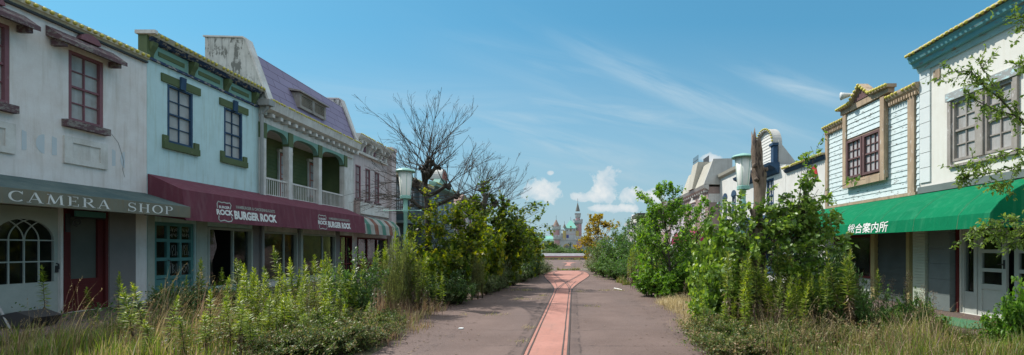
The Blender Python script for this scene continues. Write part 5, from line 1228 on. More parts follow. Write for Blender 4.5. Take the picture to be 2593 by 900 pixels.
    wallbox(X(1470), X(1540), Y, Y + 6, Z(606), 'c_wall', 20)
far_end()

def street_lamp(x, y, label, arm=True):
    t = thing('street_lamp', label, 'street lamp', (x, y, 0), 'teal street lamps along the road')
    MB().lathe([(.09, 0), (.09, .5), (.06, .55), (.055, 2.680), (.075, 2.700), (.075, 2.770), (.06, 2.810), (.06, 3.030), (.08, 3.090)], (x, y, 0), 12).build('post', M['lamp_teal'], t, smooth=True)
    l = MB().lathe([(.085, 3.090), (.13, 3.150), (.14, 3.230), (.2, 3.870)], (x, y, 0), 16).build('lantern', M['lamp_shade'], t, smooth=True)
    mb = MB()
    for k in range(6):
        w = 2 * math.pi * k / 6; mb.tube([(x + .13 * math.cos(w), y + .13 * math.sin(w), 3.130), (x + .205 * math.cos(w), y + .205 * math.sin(w), 3.880)], .006, 4)
    mb.lathe([(.15, 3.090), (.15, 3.170), (.12, 3.190)], (x, y, 0), 14); mb.build('lantern_cage', M['lamp_teal'], t)
    MB().lathe([(.27, 3.860), (.28, 3.880), (.24, 3.920), (.1, 3.960), (.03, 3.980)], (x, y, 0), 20).build('cap', M['lamp_teal'], t)
    if arm:
        mb = MB().tube([(x - .62, y, 2.750), (x + .45, y, 2.750)], .011, 6)
        for e in (-.62, .45): mb.lathe([(.001, -.03), (.028, 0), (.001, .03)], (x + e, y, 2.750), 8)
        mb.build('banner_arm', M['lamp_teal'], t)
street_lamp(at(1027, 13.0), 13.0, 'teal street lamp beside the bare pollarded tree')
street_lamp(at(1882, 11.0), 11.0, 'teal street lamp behind the broken dead trunk')
street_lamp(at(1372, 62), 62, 'far teal street lamp before the planter wall', False)

def clutter():
    x, y = at(1773, 13.6), 13.6
    o = MB().lathe([(.085, 0), (.085, .3), (.07, .36), (.02, .39)], (x, y, 0), 12).build('bollard', M['lamp_teal'], None, smooth=True, org=(x, y, 0))
    tag(o, 'short teal stub post in the dry grass by the road edge', 'bollard')
    x, y = at(1167, 9.2), 9.2
    tag(MB().prism([(x - .05, y - .03), (x + .04, y - .04), (x + .055, y + .03), (x - .03, y + .035)], 'z', .012, .03).build('paper_scrap', M['litter'], None, org=(x, y, 0)), 'small white paper scrap lying on the asphalt', 'litter')
    x, y = at(1565, 18.0), 18.0
    tag(MB().tube([(x - .12, y + .35, .035), (x, y, .04), (x + .12, y - .4, .035)], .022, 6).build('white_stick', M['litter'], None, org=(x, y, 0)), 'broken pale stick lying on the road near the poplar', 'stick')
    # rubbish heap before the arched doors: dark plank and pole
    x, y = -11.0, 9.0
    t = thing('broken_trolley', 'dark broken trolley with poles in the weeds before the arched doors', 'trolley', (x, y, 0))
    MB().prism([(x - .5, .16), (x + .35, .1), (x + .5, .3), (x + .15, .42), (x - .4, .3)], 'y', y - .25, y + .25).build('body', M['iron'], t)
    MB().tube([(x - .5, y - .1, .75), (x + .1, y - .3, .1)], .02, 6).build('pole', M['pipe_grey'], t)
    MB().tube([(x - .1, y - .4, .05), (x - .9, y - .3, .5)], .018, 6).build('pole', M['pipe_grey'], t)
clutter()
# ------------------------------------------------------------------ plants
def unit(a): return a / np.maximum(np.linalg.norm(a, axis=-1, keepdims=True), 1e-9)
def rvec(rng, n): return unit(rng.normal(size=(n, 3)))
DIA = (np.array([[0, 0, 0], [.5, .42, .12], [1, 0, -.06], [.5, -.42, .12]]), [(0, 3, 2), (0, 2, 1)])
LAN = (np.array([[0, 0, 0], [.35, .5, .1], [.7, .32, .02], [1, 0, -.2], [.7, -.32, .02], [.35, -.5, .1], [.5, 0, -.02]]), [(0, 6, 1), (1, 6, 2), (2, 6, 3), (6, 4, 3), (6, 5, 4), (0, 5, 6)])
HRT = (np.array([[0, 0, 0], [.06, .36, .06], [.4, .5, .12], [1, 0, -.14], [.4, -.5, .12], [.06, -.36, .06], [.45, 0, -.02]]), [(0, 6, 1), (1, 6, 2), (2, 6, 3), (6, 4, 3), (6, 5, 4), (0, 5, 6)])
LOB = (np.array([[0, 0, 0], [.15, .3, .02], [.3, .62, .06], [.5, .3, .03], [.78, .42, .0], [.75, .14, -.02], [1, 0, -.1], [.75, -.14, -.02], [.78, -.42, .0], [.5, -.3, .03], [.3, -.62, .06], [.15, -.3, .02]]),
       [(0, 1, 11), (1, 2, 3), (11, 9, 10), (1, 3, 11), (3, 9, 11), (3, 4, 5), (9, 7, 8), (3, 5, 9), (5, 7, 9), (5, 6, 7)])
def leaves(rng, P, D, N, L, W, shape=DIA):
    """one small folded face set per leaf: base points, directions, normals, lengths, widths"""
    T, fs = shape
    D = unit(D); S = unit(np.cross(D, N)); Nn = np.cross(S, D)
    L = np.asarray(L).reshape(-1, 1); W = np.asarray(W).reshape(-1, 1)
    V = np.stack([P + D * L * t[0] + S * W * t[1] + Nn * W * t[2] for t in T], 1)
    k = len(T); n = len(P)
    Fs = (np.arange(n) * k)[:, None, None] + np.array(fs)[None]
    return V.reshape(-1, 3), Fs.reshape(-1, 3)
class Cloud:
    def __init__(s): s.V, s.F, s.M, s.n = [], [], [], 0
    def add(s, V, Fc, m=0):
        s.V.append(V); s.F.append(Fc + s.n); s.M.append(np.full(len(Fc), m)); s.n += len(V)
    def mesh(s, name, mats): return tri_mesh(name, np.concatenate(s.V), np.concatenate(s.F), mats, np.concatenate(s.M))
def tubes_mesh(name, lines, mat, n=5):
    mb = MB()
    for pts, rad in lines: mb.tube(pts, rad, n if max(rad) > .02 else 4, cap=False)
    me = bpy.data.meshes.new(name); me.from_pydata(mb.v, [], mb.f); me.materials.append(mat)
    me.polygons.foreach_set('use_smooth', [True] * len(me.polygons)); return me
def plant(name, parts, label, cat, group=None, loc=(0, 0, 0)):
    """parts = [(part name, mesh)]"""
    r = thing(name, label, cat, (0, 0, 0), group)
    kids = []
    for nm, me in parts:
        o = bpy.data.objects.new(nm, me); COL.objects.link(o); o.parent = r; kids.append(o)
    KIDS[r.name] = kids; r.location = loc
    return r

class Place:
    """keeps one source per kind and copies it around; the first placement uses the source itself"""
    def __init__(s, makers): s.mk, s.src = makers, [None] * len(makers)
    def put(s, k, loc, rz, sc, label, group, tilt=(0, 0), cat=None):
        k %= len(s.mk)
        if s.src[k] is None:
            s.src[k] = s.mk[k](); o = s.src[k]
            o.location = loc; o.rotation_euler = (tilt[0], tilt[1], rz); o.scale = sc; o['label'] = label; o['group'] = group
            return o
        return copy_tree(s.src[k], loc, rz, sc, label, group, tilt)

def goldenrod(seed, dry=False, h=1.3):
    def mk():
        rng = np.random.default_rng(seed)
        n = 10; t = np.linspace(0, 1, n); bend = rng.normal(0, .05, 2)
        pts = np.stack([bend[0] * t ** 2 * h, bend[1] * t ** 2 * h, t * h], 1)
        st = tubes_mesh('stem', [(pts, list(.008 - .006 * t))], M['stem_brown'], 5)
        c = Cloud(); N = 215
        tt = np.sort(.10 + .9 * rng.random(N) ** .8); ang = np.arange(N) * 2.4 + rng.normal(0, .3, N)
        P = np.stack([np.interp(tt, t, pts[:, i]) for i in range(3)], 1)
        el = np.interp(tt, [0, .3, .7, .92, 1], [-.65, -.1, .35, .8, 1.35]) + rng.normal(0, .24, N)
        D = np.stack([np.cos(ang) * np.cos(el), np.sin(ang) * np.cos(el), np.sin(el)], 1)
        L = np.interp(tt, [0, .2, .55, .85, 1], [.06, .1, .122, .092, .05]) * rng.uniform(.75, 1.25, N)
        Nn = unit(np.array([0, 0, 1.]) + rng.normal(0, .3, (N, 3)))
        old = tt < (.36 if not dry else .5) + rng.normal(0, .06, N)
        for m_, sel in ((0, ~old), (1, old)):
            V, Fc = leaves(rng, P[sel], D[sel] + (np.array([0, 0, -.8]) if m_ else 0), Nn[sel], L[sel] * (.8 if m_ else 1), L[sel] * .21, LAN); c.add(V, Fc, m_)
        lf = c.mesh('foliage', [M['lf_golden_dry' if dry else 'lf_golden'], M['lf_brown']])
        return plant('goldenrod_stalk', [('stem', st), ('foliage', lf)], '', 'goldenrod')
    return mk
GOLD = Place([goldenrod(20 + k) for k in range(6)])
GOLDDRY = Place([goldenrod(40 + k, True, 1.35) for k in range(5)])

def shrub(seed, kind, h=1., spread=.7, stems=16, twigs=9, per=13, leaf=.05, asp=.5, lm='lf_dark', shape=DIA, droop=.1, tint=None, base=.15, name='shrub', cat='shrub', up=.6):
    def mk():
        rng = np.random.default_rng(seed); lines, LP, LD = [], [], []
        for i in range(stems):
            a = rng.uniform(0, 6.283); out = spread * rng.random() ** .6 * rng.uniform(.6, 1.1); hh = h * rng.uniform(.55, 1.05) * (1 - .45 * (out / (spread * 1.1)) ** 2)
            m = 8; t = np.linspace(0, 1, m)
            wob = np.cumsum(rng.normal(0, .02 * h, (m, 3)), 0)
            pts = np.stack([np.cos(a) * (base * .4 * spread + out * t ** 1.3), np.sin(a) * (base * .4 * spread + out * t ** 1.3), hh * (t - droop * t ** 3)], 1) + wob * t[:, None]
            pts[0, 2] = -.02
            lines.append((pts, list(.012 * h ** .5 * (1 - .8 * t))))
            for j in range(twigs):
                u = rng.uniform(.18, 1); p0 = np.array([np.interp(u, t, pts[:, q]) for q in range(3)])
                d = unit(np.array([np.cos(a), np.sin(a), 0]) * rng.uniform(0, .8) + rvec(rng, 1)[0] * .9 + np.array([0, 0, up]))
                l = h * rng.uniform(.12, .3); k = 5; s_ = np.linspace(0, 1, k)
                tp = p0 + d * (l * s_)[:, None] + np.array([0, 0, -droop * l])[None] * (s_ ** 2)[:, None]
                if j % 2 == 0: lines.append((tp, list(.005 * (1 - .7 * s_))))
                s2 = rng.uniform(.1, 1.05, per)
                LP.append(p0 + d * (l * s2)[:, None] + np.array([0, 0, -droop * l])[None] * (s2 ** 2)[:, None] + rng.normal(0, leaf * .25, (per, 3)))
                LD.append(unit(d * .6 + rvec(rng, per) * 1.0 + np.array([0, 0, .1])))
        P, D = np.concatenate(LP), np.concatenate(LD); n = len(P)
        P[:, 2] = np.maximum(P[:, 2], .02)
        N = unit(np.array([0, 0, 1.]) + rng.normal(0, .55, (n, 3)))
        L = leaf * rng.uniform(.6, 1.3, n)
        V, Fc = leaves(rng, P, D, N, L, L * asp, shape)
        c = Cloud(); c.add(V, Fc)
        return plant(name, [('stems', tubes_mesh('stems', lines, M['stem'], 4)), ('foliage', c.mesh('foliage', [M[lm]]))], '', cat)
    return mk

DARK = Place([shrub(60 + k, 'd', 1.0, .62, 20, 12, 16, .062, .52, 'lf_dark') for k in range(3)])
MIDG = Place([shrub(70 + k, 'm', 1.0, .6, 22, 12, 16, .055, .5, 'lf_mid') for k in range(3)])
BRAM = Place([shrub(80 + k, 'b', .62, .62, 34, 10, 13, .042, .42, 'lf_bramble', LAN, .35, up=.35, name='bramble_bush', cat='bush') for k in range(4)])
GREY = Place([shrub(90 + k, 'g', 1.0, .6, 22, 12, 15, .055, .34, 'lf_greyish', LAN) for k in range(2)])
POPB = Place([shrub(95 + k, 'p', 1.0, .6, 18, 12, 15, .066, .8, 'lf_poplar', HRT, up=.7) for k in range(2)])
SNGB = Place([shrub(98 + k, 's', 1.0, .6, 16, 11, 12, .082, .8, 'lf_snag', HRT, up=.6) for k in range(2)])
FEATH = Place([shrub(110 + k, 'f', 1.0, .40, 11, 15, 13, .062, .2, 'lf_feather', LAN, .05, up=1.2, name='feathery_weed', cat='weed') for k in range(3)])
PLAB = Place([shrub(120 + k, 'pl', 1.0, .6, 18, 12, 10, .105, .9, 'lf_plane', LOB, up=.7) for k in range(3)])

# ------------------------------------------------------------------ grass
def grass_patch(name, label, rng, pts, hs, mats, probs, lean=(.25, .0), width=.006, curl=.5, heads=0.):
    """bent blades of 4 segments, a single mass nobody could count"""
    n = len(pts); c = Cloud()
    a = rng.uniform(0, 6.283, n); h = hs * rng.uniform(.45, 1.2, n) * (.72 + .42 * np.sin(pts[:, 0] * 2.3 + pts[:, 1] * .9) * np.cos(pts[:, 1] * 2.9 - pts[:, 0] * .7))
    out = np.stack([np.cos(a), np.sin(a), np.zeros(n)], 1) * rng.uniform(.05, curl, (n, 1)) + np.array([lean[0], lean[1], 0]) * rng.uniform(.2, 1.3, (n, 1))
    side = unit(np.stack([-np.sin(a + rng.normal(0, .6, n)), np.cos(a), np.zeros(n)], 1))
    w = width * rng.uniform(.6, 1.5, n)
    m = rng.choice(len(mats), n, p=probs)
    rings = []
    for t in (0, .3, .6, .85, 1.0):
        ctr = np.stack([pts[:, 0], pts[:, 1], np.zeros(n)], 1) + out * (h * t ** 2)[:, None] + np.array([0, 0, 1.]) * (h * (t - .28 * t ** 3 * np.linalg.norm(out, axis=1)))[:, None]
        ww = (w * (1 - t ** 1.5))[:, None]
        rings += [ctr - side * ww, ctr + side * ww]
    V = np.stack(rings, 1); k = 10
    fs = np.array([(0, 1, 3), (0, 3, 2), (2, 3, 5), (2, 5, 4), (4, 5, 7), (4, 7, 6), (6, 7, 9)])
    Fc = (np.arange(n) * k)[:, None, None] + fs[None]
    me = tri_mesh(name, V.reshape(-1, 3), Fc.reshape(-1, 3), [M[q] for q in mats], np.repeat(m, len(fs)))
    if heads:
        sel = rng.random(n) < heads; tip = V[sel][:, 8]; tdir = unit(tip - V[sel][:, 6] + 1e-4); q = 9
        P = np.repeat(tip, q, 0) - np.repeat(tdir, q, 0) * rng.uniform(0, .16, (len(tip) * q, 1))
        D = unit(np.repeat(tdir, q, 0) + rvec(rng, len(P)) * .5); L = rng.uniform(.015, .04, len(P))
        V2, F2 = leaves(rng, P, D, rvec(rng, len(P)), L, L * .25)
        V0 = V.reshape(-1, 3); c.add(V0, Fc.reshape(-1, 3)); c.M[-1] = np.repeat(m, len(fs)); c.add(V2, F2, len(mats) - 1)
        me = c.mesh(name, [M[q_] for q_ in mats])
    return tag(link(name, me), label, 'grass', kind='stuff')
def region(rng, n, boxes):
    """points in clumps inside several (x0,x1,y0,y1,weight) rectangles"""
    w = np.array([b[4] for b in boxes], float); w /= w.sum(); out = []
    for b, q in zip(boxes, w):
        k = int(n * q); nc = max(3, k // 22)
        cx = np.stack([rng.uniform(b[0], b[1], nc), rng.uniform(b[2], b[3], nc)], 1)
        i = rng.integers(0, nc, k); out.append(cx[i] + rng.normal(0, .09, (k, 2)))
    return np.concatenate(out)

def fields():
    rng = np.random.default_rng(5)
    # left
    grass_patch('grass', 'long green and straw grass filling the left foreground before the camera shop', rng, region(rng, 8000, [(-9.6, -5.8, 5.6, 8.0, 3), (-9.8, -5.4, 8.0, 10.6, 2), (-6.4, -4.4, 6.0, 8.0, .9)]), .46, ['gr_green', 'gr_dry'], [.66, .34], (.10, -.03), .0065, .5)
    grass_patch('dry_grass', 'tall bent reddish dry grass leaning over the left weeds', rng, region(rng, 950, [(-8.4, -5.9, 6.8, 9.0, 2), (-7.4, -5.2, 8.2, 10.2, 1), (-9, -8, 6, 7, .3)]), 1.15, ['gr_purple', 'gr_dry'], [.4, .6], (.45, -.06), .0042, .3, .5)
    grass_patch('dry_grass', 'matted dry grass along the left road edge', rng, region(rng, 3600, [(-4.5, -3.5, 9.6, 12.2, 2), (-3.9, -3.05, 7.6, 9.8, .7), (-4.6, -3.9, 12, 14.5, .5)]), .34, ['gr_dry', 'gr_purple', 'gr_green'], [.5, .35, .15], (.15, 0), .004, .9)
    grass_patch('dry_grass', 'upright brown stalks under the feathery weeds by the lamp', rng, region(rng, 900, [(-4.7, -3.9, 10.2, 11.6, 1)]), .8, ['gr_dry', 'gr_purple'], [.5, .5], (.1, 0), .004, .3)
    # right
    grass_patch('grass', 'tall green and straw grass filling the right foreground', rng, region(rng, 9000, [(2.9, 6.4, 5.7, 7.6, 3), (4.2, 7.2, 7.2, 9.0, 2), (5.8, 7.4, 5.4, 6.8, .7)]), .64, ['gr_green', 'gr_dry', 'gr_purple'], [.72, .2, .08], (-.05, 0), .0055, .5, .06)
    grass_patch('dry_grass', 'fine purplish dry grass arching over the right weeds', rng, region(rng, 900, [(3.2, 5.6, 6.0, 7.8, 2), (2.6, 4.0, 6.2, 7.6, 1)]), .85, ['gr_purple', 'gr_dry'], [.35, .65], (-.12, -.1), .0035, .7, .5)
    grass_patch('dry_grass', 'pale straw grass mound at the right road edge near the stub post', rng, region(rng, 5200, [(2.55, 3.6, 10.2, 14.2, 3), (2.3, 2.9, 8.2, 10.4, .8)]), .3, ['gr_straw', 'gr_dry'], [.75, .25], (-.25, -.1), .004, 1.0)
    grass_patch('grass', 'short mixed grass on the right before the white doors', rng, region(rng, 3000, [(6.3, 8.3, 6.2, 8.2, 1)]), .22, ['gr_green', 'gr_dry'], [.5, .5], (0, 0), .005, .8)
    grass_patch('dry_grass', 'dry and green tufts growing in the road joints', rng, np.concatenate([region(rng, 1300, [(-3.4, -1.2, 17.5, 17.9, 2), (.2, 2.4, 17.4, 17.8, 2), (-1.9, -1.1, 14.4, 14.8, 1), (.2, .5, 16.9, 17.2, .6), (-1.2, -1.0, 15.4, 15.9, .3), (-.99, -.86, 9.2, 9.6, .4), (-3.6, -1.5, 11.0, 11.2, .5), (.2, 2.6, 12.7, 12.9, .5), (.3, 2.4, 24.3, 24.7, .7), (-3, -1.9, 23, 23.5, .4), (-1.0, -.84, 7.9, 8.15, .3)])]), .095, ['gr_straw', 'gr_green', 'gr_dry'], [.45, .3, .25], (0, 0), .004, 1.2)
    grass_patch('dry_grass', 'weeds along the kerb and foot of the planter wall', rng, region(rng, 1400, [(-3.4, 2.8, 34.0, 34.7, 1), (-4.5, 2.6, 65.5, 66.6, 2), (-2.9, -1.9, 28, 33, .6)]), .35, ['gr_green', 'gr_dry'], [.6, .4], (0, 0), .02, .6)
    grass_patch('grass', 'sword leaved clump and grass under the right bushes', rng, region(rng, 900, [(2.2, 3.3, 20, 23.5, 1)]), .42, ['gr_green', 'gr_dry'], [.7, .3], (-.1, -.1), .014, .9)
    # low ground cover of small leaves between the larger weeds
    def cover(n, boxes, hmax, lm, leaf, label):
        p = region(rng, n, boxes); z = hmax * rng.random(n)[:len(p)] ** .8 * (.5 + .5 * np.sin(p[:, 0] * 3.1) * np.cos(p[:, 1] * 2.7))
        P = np.stack([p[:, 0], p[:, 1], np.abs(z) + .02], 1); L = leaf * rng.uniform(.5, 1.3, len(P))
        D = unit(rvec(rng, len(P)) + np.array([0, 0, .3])); N = unit(np.array([0, 0, 1.]) + rng.normal(0, .5, (len(P), 3)))
        V, Fc = leaves(rng, P, D, N, L, L * .5, LAN); c = Cloud(); c.add(V, Fc)
        tag(link('undergrowth', c.mesh('undergrowth', [M[lm]])), label, 'undergrowth', kind='stuff')
    cover(14000, [(-6.3, -3.7, 6.5, 9.8, 3), (-8.4, -6, 7.2, 10.4, 1.5)], .5, 'lf_bramble', .045, 'low leafy ground cover between the left brambles')
    cover(15000, [(1.95, 3.6, 6.2, 8.8, 3), (3.4, 6.6, 6.4, 9.2, 4)], .55, 'lf_bramble', .042, 'low leafy ground cover between the right brambles')
    cover(9000, [(-5.6, -3.6, 13.2, 30, 3), (2.7, 5.5, 14, 30, 3)], .5, 'lf_dark', .07, 'dark ground cover under the trees on both sides of the road')
    cover(5000, [(-11.6, -7.5, 9.5, 16, 1)], .5, 'lf_dark', .07, 'dark weeds in the shade along the left shop fronts')
    # fallen leaves and crumbs on the asphalt
    rng = np.random.default_rng(77); n = 2600
    side = rng.random(n) < .55; d = np.abs(rng.normal(0, .55, n)); y = rng.uniform(6.5, 34, n)
    x = np.where(side, np.interp(y, [7, 11, 15, 22, 34], [-3.1, -3.6, -4.2, -4.2, -3.2]) + d, np.interp(y, [7, 11, 15, 22, 34], [2.1, 2.8, 3.0, 2.6, 3.1]) - d)
    far = rng.random(n) < .12; x = np.where(far, rng.uniform(-3.5, 2.5, n), x)
    P = np.stack([x, y, np.full(n, .016)], 1); D = rvec(rng, n) * [1, 1, .12]; L = rng.uniform(.02, .07, n)
    V, Fc = leaves(rng, P, D, unit(np.array([0, 0, 1.]) + rng.normal(0, .2, (n, 3))), L, L * .45); V[:, 2] = np.maximum(V[:, 2], .013)
    c = Cloud(); c.add(V, Fc); tag(link('leaf_litter', c.mesh('leaf_litter', [M['lf_brown']])), 'scattered dry brown leaves along both edges of the asphalt', 'leaves', kind='stuff')
fields()

def put_gold(P, u, Y, top, label, group, rnd):
    h0 = 1.3; z = gz(top, Y)
    s = max(.35, z / h0); w = min(1.25, max(.75, s)) * (1.3 if Y < 8 and u < 1000 else 1)
    P.put(rnd.randrange(6), (at(u, Y), Y, 0), rnd.uniform(0, 6.28), (w, w, s), label, group, (rnd.gauss(0, .05), rnd.gauss(0, .05)))

def weeds():
    rnd = random.Random(8)
    # the single stalks of the left foreground, measured one by one
    G = 'goldenrod stalks in the left foreground'
    L0 = 'leafy green goldenrod stalk standing in the left foreground grass'
    for u, top, Y in ((338, 722, 6.9), (414, 752, 6.7), (380, 812, 6.5), (468, 802, 6.6), (528, 735, 7.2), (520, 795, 6.7), (612, 742, 7.1), (640, 785, 6.8), (600, 772, 6.9), (570, 700, 8.3), (617, 672, 9.0), (604, 690, 9.2), (646, 680, 9.3), (680, 677, 9.6), (655, 700, 8.4), (365, 715, 7.6), (300, 778, 7.4), (560, 745, 7.6), (585, 765, 7.3)):
        put_gold(GOLD, u, Y, top, L0, G, rnd)
    G = 'goldenrod stalks before the burger shop'; L1 = 'yellow green goldenrod stalk in the dense bank before the burger shop'
    for k in range(72):
        u = rnd.uniform(600, 930); Y = rnd.uniform(8.2, 10.8); tp = 668 + 26 * math.sin(u * .05) + rnd.uniform(-14, 62) + (10.8 - Y) * 14
        put_gold(GOLD if rnd.random() < .8 else GOLDDRY, u, Y, tp, L1, G, rnd)
    for k in range(34):
        u = rnd.uniform(630, 900); Y = rnd.uniform(7.3, 8.5); put_gold(GOLD, u, Y, 722 + rnd.uniform(0, 75) + (8.5 - Y) * 20, L1, G, rnd)
    for u, tp in ((812, 642), (796, 648), (830, 655), (745, 655), (770, 660)): put_gold(GOLD, u, 10.2, tp, L1, G, rnd)
    G = 'dim goldenrod stalks by the left shop doors'; L2 = 'shaded goldenrod stalk growing against the left shop doors'
    for u, tp, Y in ((115, 675, 9.6), (300, 690, 10.6), (515, 655, 11.3), (505, 690, 11.2), (560, 680, 11.4), (225, 728, 10.2), (440, 712, 10.8), (410, 720, 10.6), (540, 715, 11.3), (470, 700, 11)): put_gold(GOLD, u, Y, tp, L2, G, rnd)
    G = 'goldenrod stalks under the left lamp'; L3 = 'pale goldenrod stalk beside the feathery weeds under the left lamp'
    for u, tp in ((928, 640), (955, 625), (975, 634), (940, 655), (1085, 660), (1100, 680), (962, 665), (1065, 640), (1120, 690), (1000, 590), (1012, 580), (1022, 600), (1035, 596), (1048, 612), (992, 615), (1055, 630), (1005, 640), (1030, 640)): put_gold(GOLD, u, 11.2, tp, L3, G, rnd)
    G = 'yellowing goldenrod stalks around the dead trunk'; L4 = 'yellowing goldenrod stalk in the stand below the dead trunk'
    for k in range(50):
        u = rnd.uniform(1835, 2165); Y = rnd.uniform(7.6, 9.4)
        tp = 672 - 20 * math.sin((u - 1835) * .02) + rnd.uniform(-26, 66)
        put_gold(GOLDDRY if rnd.random() < .75 else GOLD, u, Y, tp, L4, G, rnd)
    for u, tp, Y in ((2125, 648, 8.0), (2142, 640, 8.1), (2165, 672, 8.0), (1960, 632, 8.6), (1990, 640, 8.5), (1897, 645, 8.6), (2008, 655, 8.4), (2225, 690, 8.0), (2105, 690, 7.8)): put_gold(GOLDDRY, u, Y, tp, L4, G, rnd)
    G = 'goldenrod stalks along the right bushes'; L5 = 'tall goldenrod stalk in the clump between the right bushes and poplar'
    for k in range(34):
        u = rnd.uniform(1590, 1735); Y = rnd.uniform(17.5, 21); put_gold(GOLD if rnd.random() < .6 else GOLDDRY, u, Y, rnd.uniform(610, 668), L5, G, rnd)
    G = 'thin dry flower stalks in the right grass'; L6 = 'thin dry weed stalk with seed head in the right foreground grass'
    def dry():
        rng = np.random.default_rng(3); t = np.linspace(0, 1, 7)
        pts = np.stack([.06 * t ** 2, .03 * np.sin(t * 4), 1.2 * t], 1)
        c = Cloud(); n = 150; tt = .55 + .45 * rng.random(n); P = np.stack([np.interp(tt, t, pts[:, i]) for i in range(3)], 1) + rng.normal(0, .025, (n, 3))
        V, Fc = leaves(rng, P, rvec(rng, n) + np.array([0, 0, .6]), rvec(rng, n), np.full(n, .03), np.full(n, .012)); c.add(V, Fc)
        return plant('dry_stalk', [('stem', tubes_mesh('stem', [(pts, list(.005 - .004 * t))], M['stem_brown'], 4)), ('seed_head', c.mesh('seed_head', [M['lf_brown']]))], '', 'weed')
    DRY = Place([dry])
    for u, tp, Y in ((2292, 682, 8.0), (2245, 695, 8.0), (2215, 700, 8.2), (2300, 700, 7.8), (2330, 720, 7.6), (2265, 705, 7.9), (2180, 705, 8.3), (2360, 735, 7.4), (1733, 710, 10.4)):
        z = gz(tp, Y); DRY.put(0, (at(u, Y), Y, 0), rnd.uniform(0, 6.28), (1, 1, z / 1.2), L6 if u > 1800 else 'single thin dry weed stalk standing at the right road edge', G if u > 1800 else 'dry stalk by the road', (0, 0))
    def bush(P, k, u, Y, w, h, label, group, cat=None):
        P.put(k, (at(u, Y), Y, 0), rnd.uniform(0, 6.28), (w, w, h), label, group)
    # left bushes
    g = 'bushes on the left road side'
    bush(DARK, 0, 905, 9.6, .9, 1.55, 'rounded glossy dark green bush standing above the left brambles', g)
    bush(MIDG, 0, 878, 9.3, .8, 1.25, 'mid green bush leaning on the rounded glossy bush', g)
    for k in range(26):
        u = rnd.uniform(640, 985); Y = rnd.uniform(7.0, 9.0)
        if u > 985 - (9.0 - Y) * 30: u -= 80
        bush(BRAM, k, u, Y, rnd.uniform(.8, 1.15), rnd.uniform(.7, 1.2), 'low tangled bramble in the mat spilling towards the road from the left', 'left brambles')
    for u, Y, w, h in ((940, 7.9, .9, .9), (955, 8.6, .9, 1.0), (900, 7.4, .9, .9), (975, 9.3, .7, .9), (840, 7.2, 1, 1), (990, 8.4, .6, .5)):
        bush(BRAM, rnd.randrange(4), u, Y, w, h, 'low tangled bramble in the mat spilling towards the road from the left', 'left brambles')
    for u, Y, tp in ((1000, 10.6, 598), (1018, 10.9, 590), (1042, 11.2, 622), (985, 10.4, 645), (1062, 11.3, 645), (1006, 11.3, 585)):
        bush(FEATH, rnd.randrange(3), u, Y, rnd.uniform(.38, .58), gz(tp, Y), 'tall feathery yellow green weed growing around the left lamp post', 'feathery weeds by the left lamp')
    for u, Y, tp in ((1160, 14.0, 655), (1178, 14.2, 640), (1195, 14.4, 632), (1210, 14.6, 645), (1222, 15.0, 665), (1145, 13.8, 668)):
        bush(FEATH, rnd.randrange(3), u, Y, rnd.uniform(.5, .8), gz(tp, Y), 'bright feathery weed in front of the plane tree thicket', 'feathery weeds before the plane trees')
    for u, Y, tp, w in ((1080, 12.6, 690, 1.2), (1120, 13.2, 680, 1.3), (1165, 13.4, 705, 1.0), (1135, 13.9, 660, 1.2), (1095, 13.6, 655, 1.2), (1060, 12.3, 700, .9)):
        bush(DARK, rnd.randrange(3), u, Y, w, gz(tp, Y), 'dark shrub at the foot of the nearest plane tree', 'dark shrubs at the foot of the plane trees')
    for u, Y, tp, w in ((1235, 17, 680, 1.2), (1260, 18.5, 665, 1.3), (1290, 20, 655, 1.4), (1320, 22, 650, 1.5), (1345, 25, 645, 1.5), (1250, 20, 640, 1.6), (1210, 17.5, 660, 1.3), (1300, 24, 620, 1.8)):
        bush(DARK if rnd.random() < .7 else MIDG, rnd.randrange(3), u, Y, w, gz(tp, Y), 'dark shrub in the row along the left road edge', 'dark shrubs along the left road edge')
    for u, Y, tp, w in ((1100, 13.3, 640, 1.1), (1150, 14.3, 615, 1.1), (1200, 15.6, 600, 1.2), (1235, 17, 575, 1.3), (1280, 19, 585, 1.3), (1320, 23, 590, 1.4), (1345, 26, 615, 1.2)):
        bush(PLAB, rnd.randrange(3), u, Y, w, gz(tp, Y), 'large leaved yellow green sucker bush in the plane tree thicket', 'plane tree suckers')
    for u, Y, tp, w in ((1120, 13.0, 700, .8), (1150, 13.6, 690, .8), (1230, 16.2, 690, .9), (1245, 17.0, 665, 1.0), (1275, 18.6, 672, 1.0), (1300, 20.2, 668, 1.0), (1325, 22.4, 665, 1.1), (1262, 17.6, 640, .9)):
        bush(GREY if rnd.random() < .6 else BRAM, rnd.randrange(2), u, Y, w, gz(tp, Y), 'pale small leaved weed bush at the road edge of the plane thicket', 'pale weed bushes along the plane thicket')
    for u, Y, tp, w in ((1362, 27, 655, 1.5), (1372, 29, 660, 1.5), (1350, 30, 640, 1.8), (1385, 31, 675, 1.0)):
        bush(GREY, rnd.randrange(2), u, Y, w, gz(tp, Y), 'greyish green shrub at the far end of the left thicket', 'greyish shrubs at the street end on the left')
    for u, Y, tp, w in ((420, 10.9, 722, .8), (480, 11.2, 718, .9), (540, 11.6, 720, .8), (600, 12.0, 712, .8), (450, 10.4, 735, .7)):
        bush(DARK, rnd.randrange(3), u, Y, w, gz(tp, Y), 'dark shaded shrub against the teal shop door', 'shaded shrubs by the teal door')
    # right bushes
    for u, Y, tp, w in ((1512, 29, 640, 1.7), (1525, 31, 610, 2.0), (1500, 32, 655, 1.2)):
        bush(GREY, rnd.randrange(2), u, Y, w, gz(tp, Y), 'greyish green shrub at the far end of the right thicket', 'greyish shrubs at the street end on the right')
